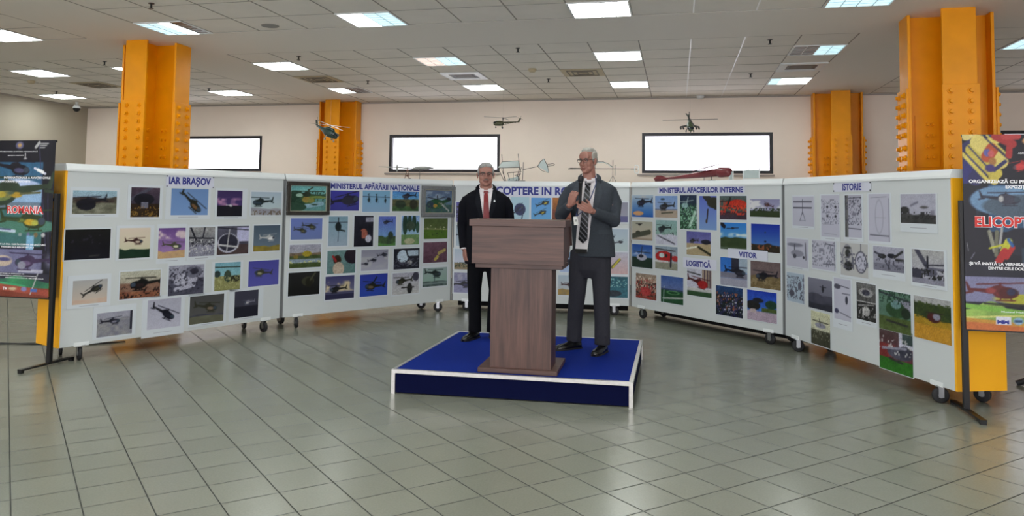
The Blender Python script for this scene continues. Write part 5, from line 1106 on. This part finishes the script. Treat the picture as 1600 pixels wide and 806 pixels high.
# folds on the sleeve by the elbow
for k in range(4): tj.tube([(.19 + .015 * k, -.075 - .004 * k, 1.16 + .035 * k), (.235 + .01 * k, -.09 + .01 * k, 1.20 + .035 * k), (.285, -.04, 1.21 + .03 * k)], [.006, .012, .006], 6)
for k in range(3): tj.tube([(-.29 + .01 * k, -.07, 1.22 + .04 * k), (-.25, -.125 + .01 * k, 1.23 + .04 * k)], [.008, .012], 6)
tj.tube([(-.088, -.055, 1.555), (-.092, .0, 1.59), (-.07, .06, 1.615), (0, .088, 1.622), (.07, .06, 1.615), (.092, .0, 1.59), (.088, -.055, 1.555)], [(.02, .016)] * 7, 10)
jacket2 = fuse(tj, 'suit_jacket', GREY, .007, b2, 5)
tt = MB()
tt.rings(torso_rings([(.66, .012, .0, .12, .075, 1), (.74, .02, .01, .17, .12, .9), (.92, .02, .01, .175, .125, .85), (1.08, .02, .0, .17, .12, .85)]))
for s_, (fx, fy) in zip((-1, 1), FT):
    hx_ = .015 + s_ * .09; kx = (hx_ + fx) / 2
    limb(tt, [(hx_, .01, .9), (hx_ * .6 + fx * .4, fy * .3, .68), (kx, fy / 2 - .012, .52), (fx * .8 + kx * .2, fy * .85, .28), (fx, fy, .065)], [.102, .092, .079, .072, .073])
    tt.tube([(fx - .05, fy - .05, .1), (fx + .03, fy - .065, .085)], .012, 6).tube([(fx - .04, fy - .055, .16), (fx + .04, fy - .06, .15)], .010, 6)
trs2 = fuse(tt, 'trousers', GREYT, .009, b2, 3)
B_V = bvh_of([jacket2])
# shirt front: open jacket, seen down to the belt
zs = [1.57 - .035 * k for k in range(20)]
cxs = [(-.01 - .062 * (k / 19)) for k in range(20)]; hw = [.075 * (1 - k / 19) + .055 * (k / 19) for k in range(20)]
B_T = bvh_of([jacket2])
arm_free = MB(); arm_free.rings(torso_rings([(.855, .05, .01, .195, .135, .85), (.98, .04, .01, .195, .14, .85), (1.1, .025, .0, .188, .14, .85), (1.22, .02, -.005, .188, .138, .85), (1.38, .018, 0, .205, .135, .8), (1.45, .015, .01, .215, .12, .78), (1.505, .012, .018, .225, .095, .8), (1.535, .01, .02, .185, .07, .85), (1.562, .005, .022, .13, .072, .95), (1.588, .0, .024, .078, .066, 1)]))
tmp = arm_free.build('tmp', GREY); B_T = bvh_of([tmp]); bpy.data.objects.remove(tmp)
drape(B_T, zs, [c - h for c, h in zip(cxs, hw)], [c + h for c, h in zip(cxs, hw)], 12, .003, 'shirt_front', SHIRT, b2)
zs2 = [.905 - .012 * k for k in range(4)]; drape(B_T, [.93, .915, .90, .888], [-.128] * 4, [-.018] * 4, 6, .006, 'belt', BELT, b2)
def striped(x, z):
    t = (z * 1.0 + x * 1.1) / .05; return (.5, .5, .54) if (t % 1) < .17 else (.035, .035, .055)
tie_strip(B_T, -.012, 1.555, -.058, 1.02, .022, .042, .018, striped, b2)
zs = [1.02 - .004 * k for k in range(11)]; drape(B_T, zs, [-.1 + .0042 * k for k in range(11)], [-.016 - .0042 * k + (.002 if k == 10 else 0) for k in range(11)], 16, .013, 'tie_tip', PRINT, b2, striped, thick=.006)
LAPG = mat('grey_lapel_cloth', '3b4047', .85, spec=.2)
for s_ in (-1, 1):
    n = 14; zz = [1.565 - .034 * k for k in range(n)]; a, b_ = [], []
    for k in range(n):
        t = k / (n - 1); i_ = cxs[k] + s_ * (hw[k] - .002); w_ = .03 + .04 * min(1, t / .25) if t < .25 else .07 * (1 - (t - .25) / .75) + .003
        a.append(i_); b_.append(i_ + s_ * w_)
    if s_ < 0: a, b_ = b_, a
    drape(B_T, zz, a, b_, 7, .008, 'lapel', LAPG, b2, thick=.004)
# jacket front edge and pocket flap
drape(B_T, [1.11, 1.09, 1.07], [.085, .085, .085], [.2, .2, .2], 8, .006, 'pocket_flap', LAPG, b2)
collar(b2, B_T, -.004, .006, 1.60, .066, .07, 1.0)
shoe((FT[0][0] + .0, FT[0][1] - .03, 0), R(-52), b2, 0); shoe((FT[1][0], FT[1][1] - .02, 0), R(-22), b2, 0)
# lanyard and badge
lan = MB()
for pts in ([(.055, -.055, 1.60), (.06, -.125, 1.53), (.02, -.155, 1.42), (-.035, -.17, 1.3), (-.114, -.186, 1.23)], [(-.06, -.05, 1.60), (-.075, -.12, 1.50), (-.085, -.15, 1.38), (-.105, -.172, 1.3), (-.12, -.186, 1.23)]): lan.tube(pts, .0045, 6)
lan.build('lanyard', mat('blue_lanyard', '2a3b68', .6), b2)
b2.location = pos2; b2.rotation_euler = (0, 0, rot2)
M2 = Matrix.Translation(pos2) @ Matrix.Rotation(rot2, 4, 'Z')
bd_ = empty('name_badge', label='white name badge hanging below the microphone on the grey suited man', cat='badge'); bd_.matrix_world = M2 @ Matrix.Translation((-.118, -.185, 1.155)) @ Matrix.Rotation(R(-6), 4, 'Y')
MB().box(-.02, -.004, -.005, .02, .0, .072).build('card', mat('badge_card', 'd8d8d4', .4), bd_, bevel=.002)
MB().box(-.010, -.006, .025, .010, -.0045, .045).build('badge_emblem', mat('badge_print', '8a8c88', .5), bd_)
mc = empty('microphone', label='black handheld microphone held upright by the grey suited man', cat='microphone')
mc.matrix_world = M2
mb_ = mic_b; mt_ = mic_t; dm = (mt_ - mb_)
MB().tube([mb_, mb_ + dm * .1, mb_ + dm * .72, mb_ + dm * .76], [.013, .0145, .0165, .022], 16).build('handle', mat('microphone_body', '16161a', .35, .2), mc, True)
MB().ell(mb_ + dm * .86, (.026, .026, .033), 18, 12).build('grille', mat('microphone_grille', '1d1d22', .6, .3), mc, True)
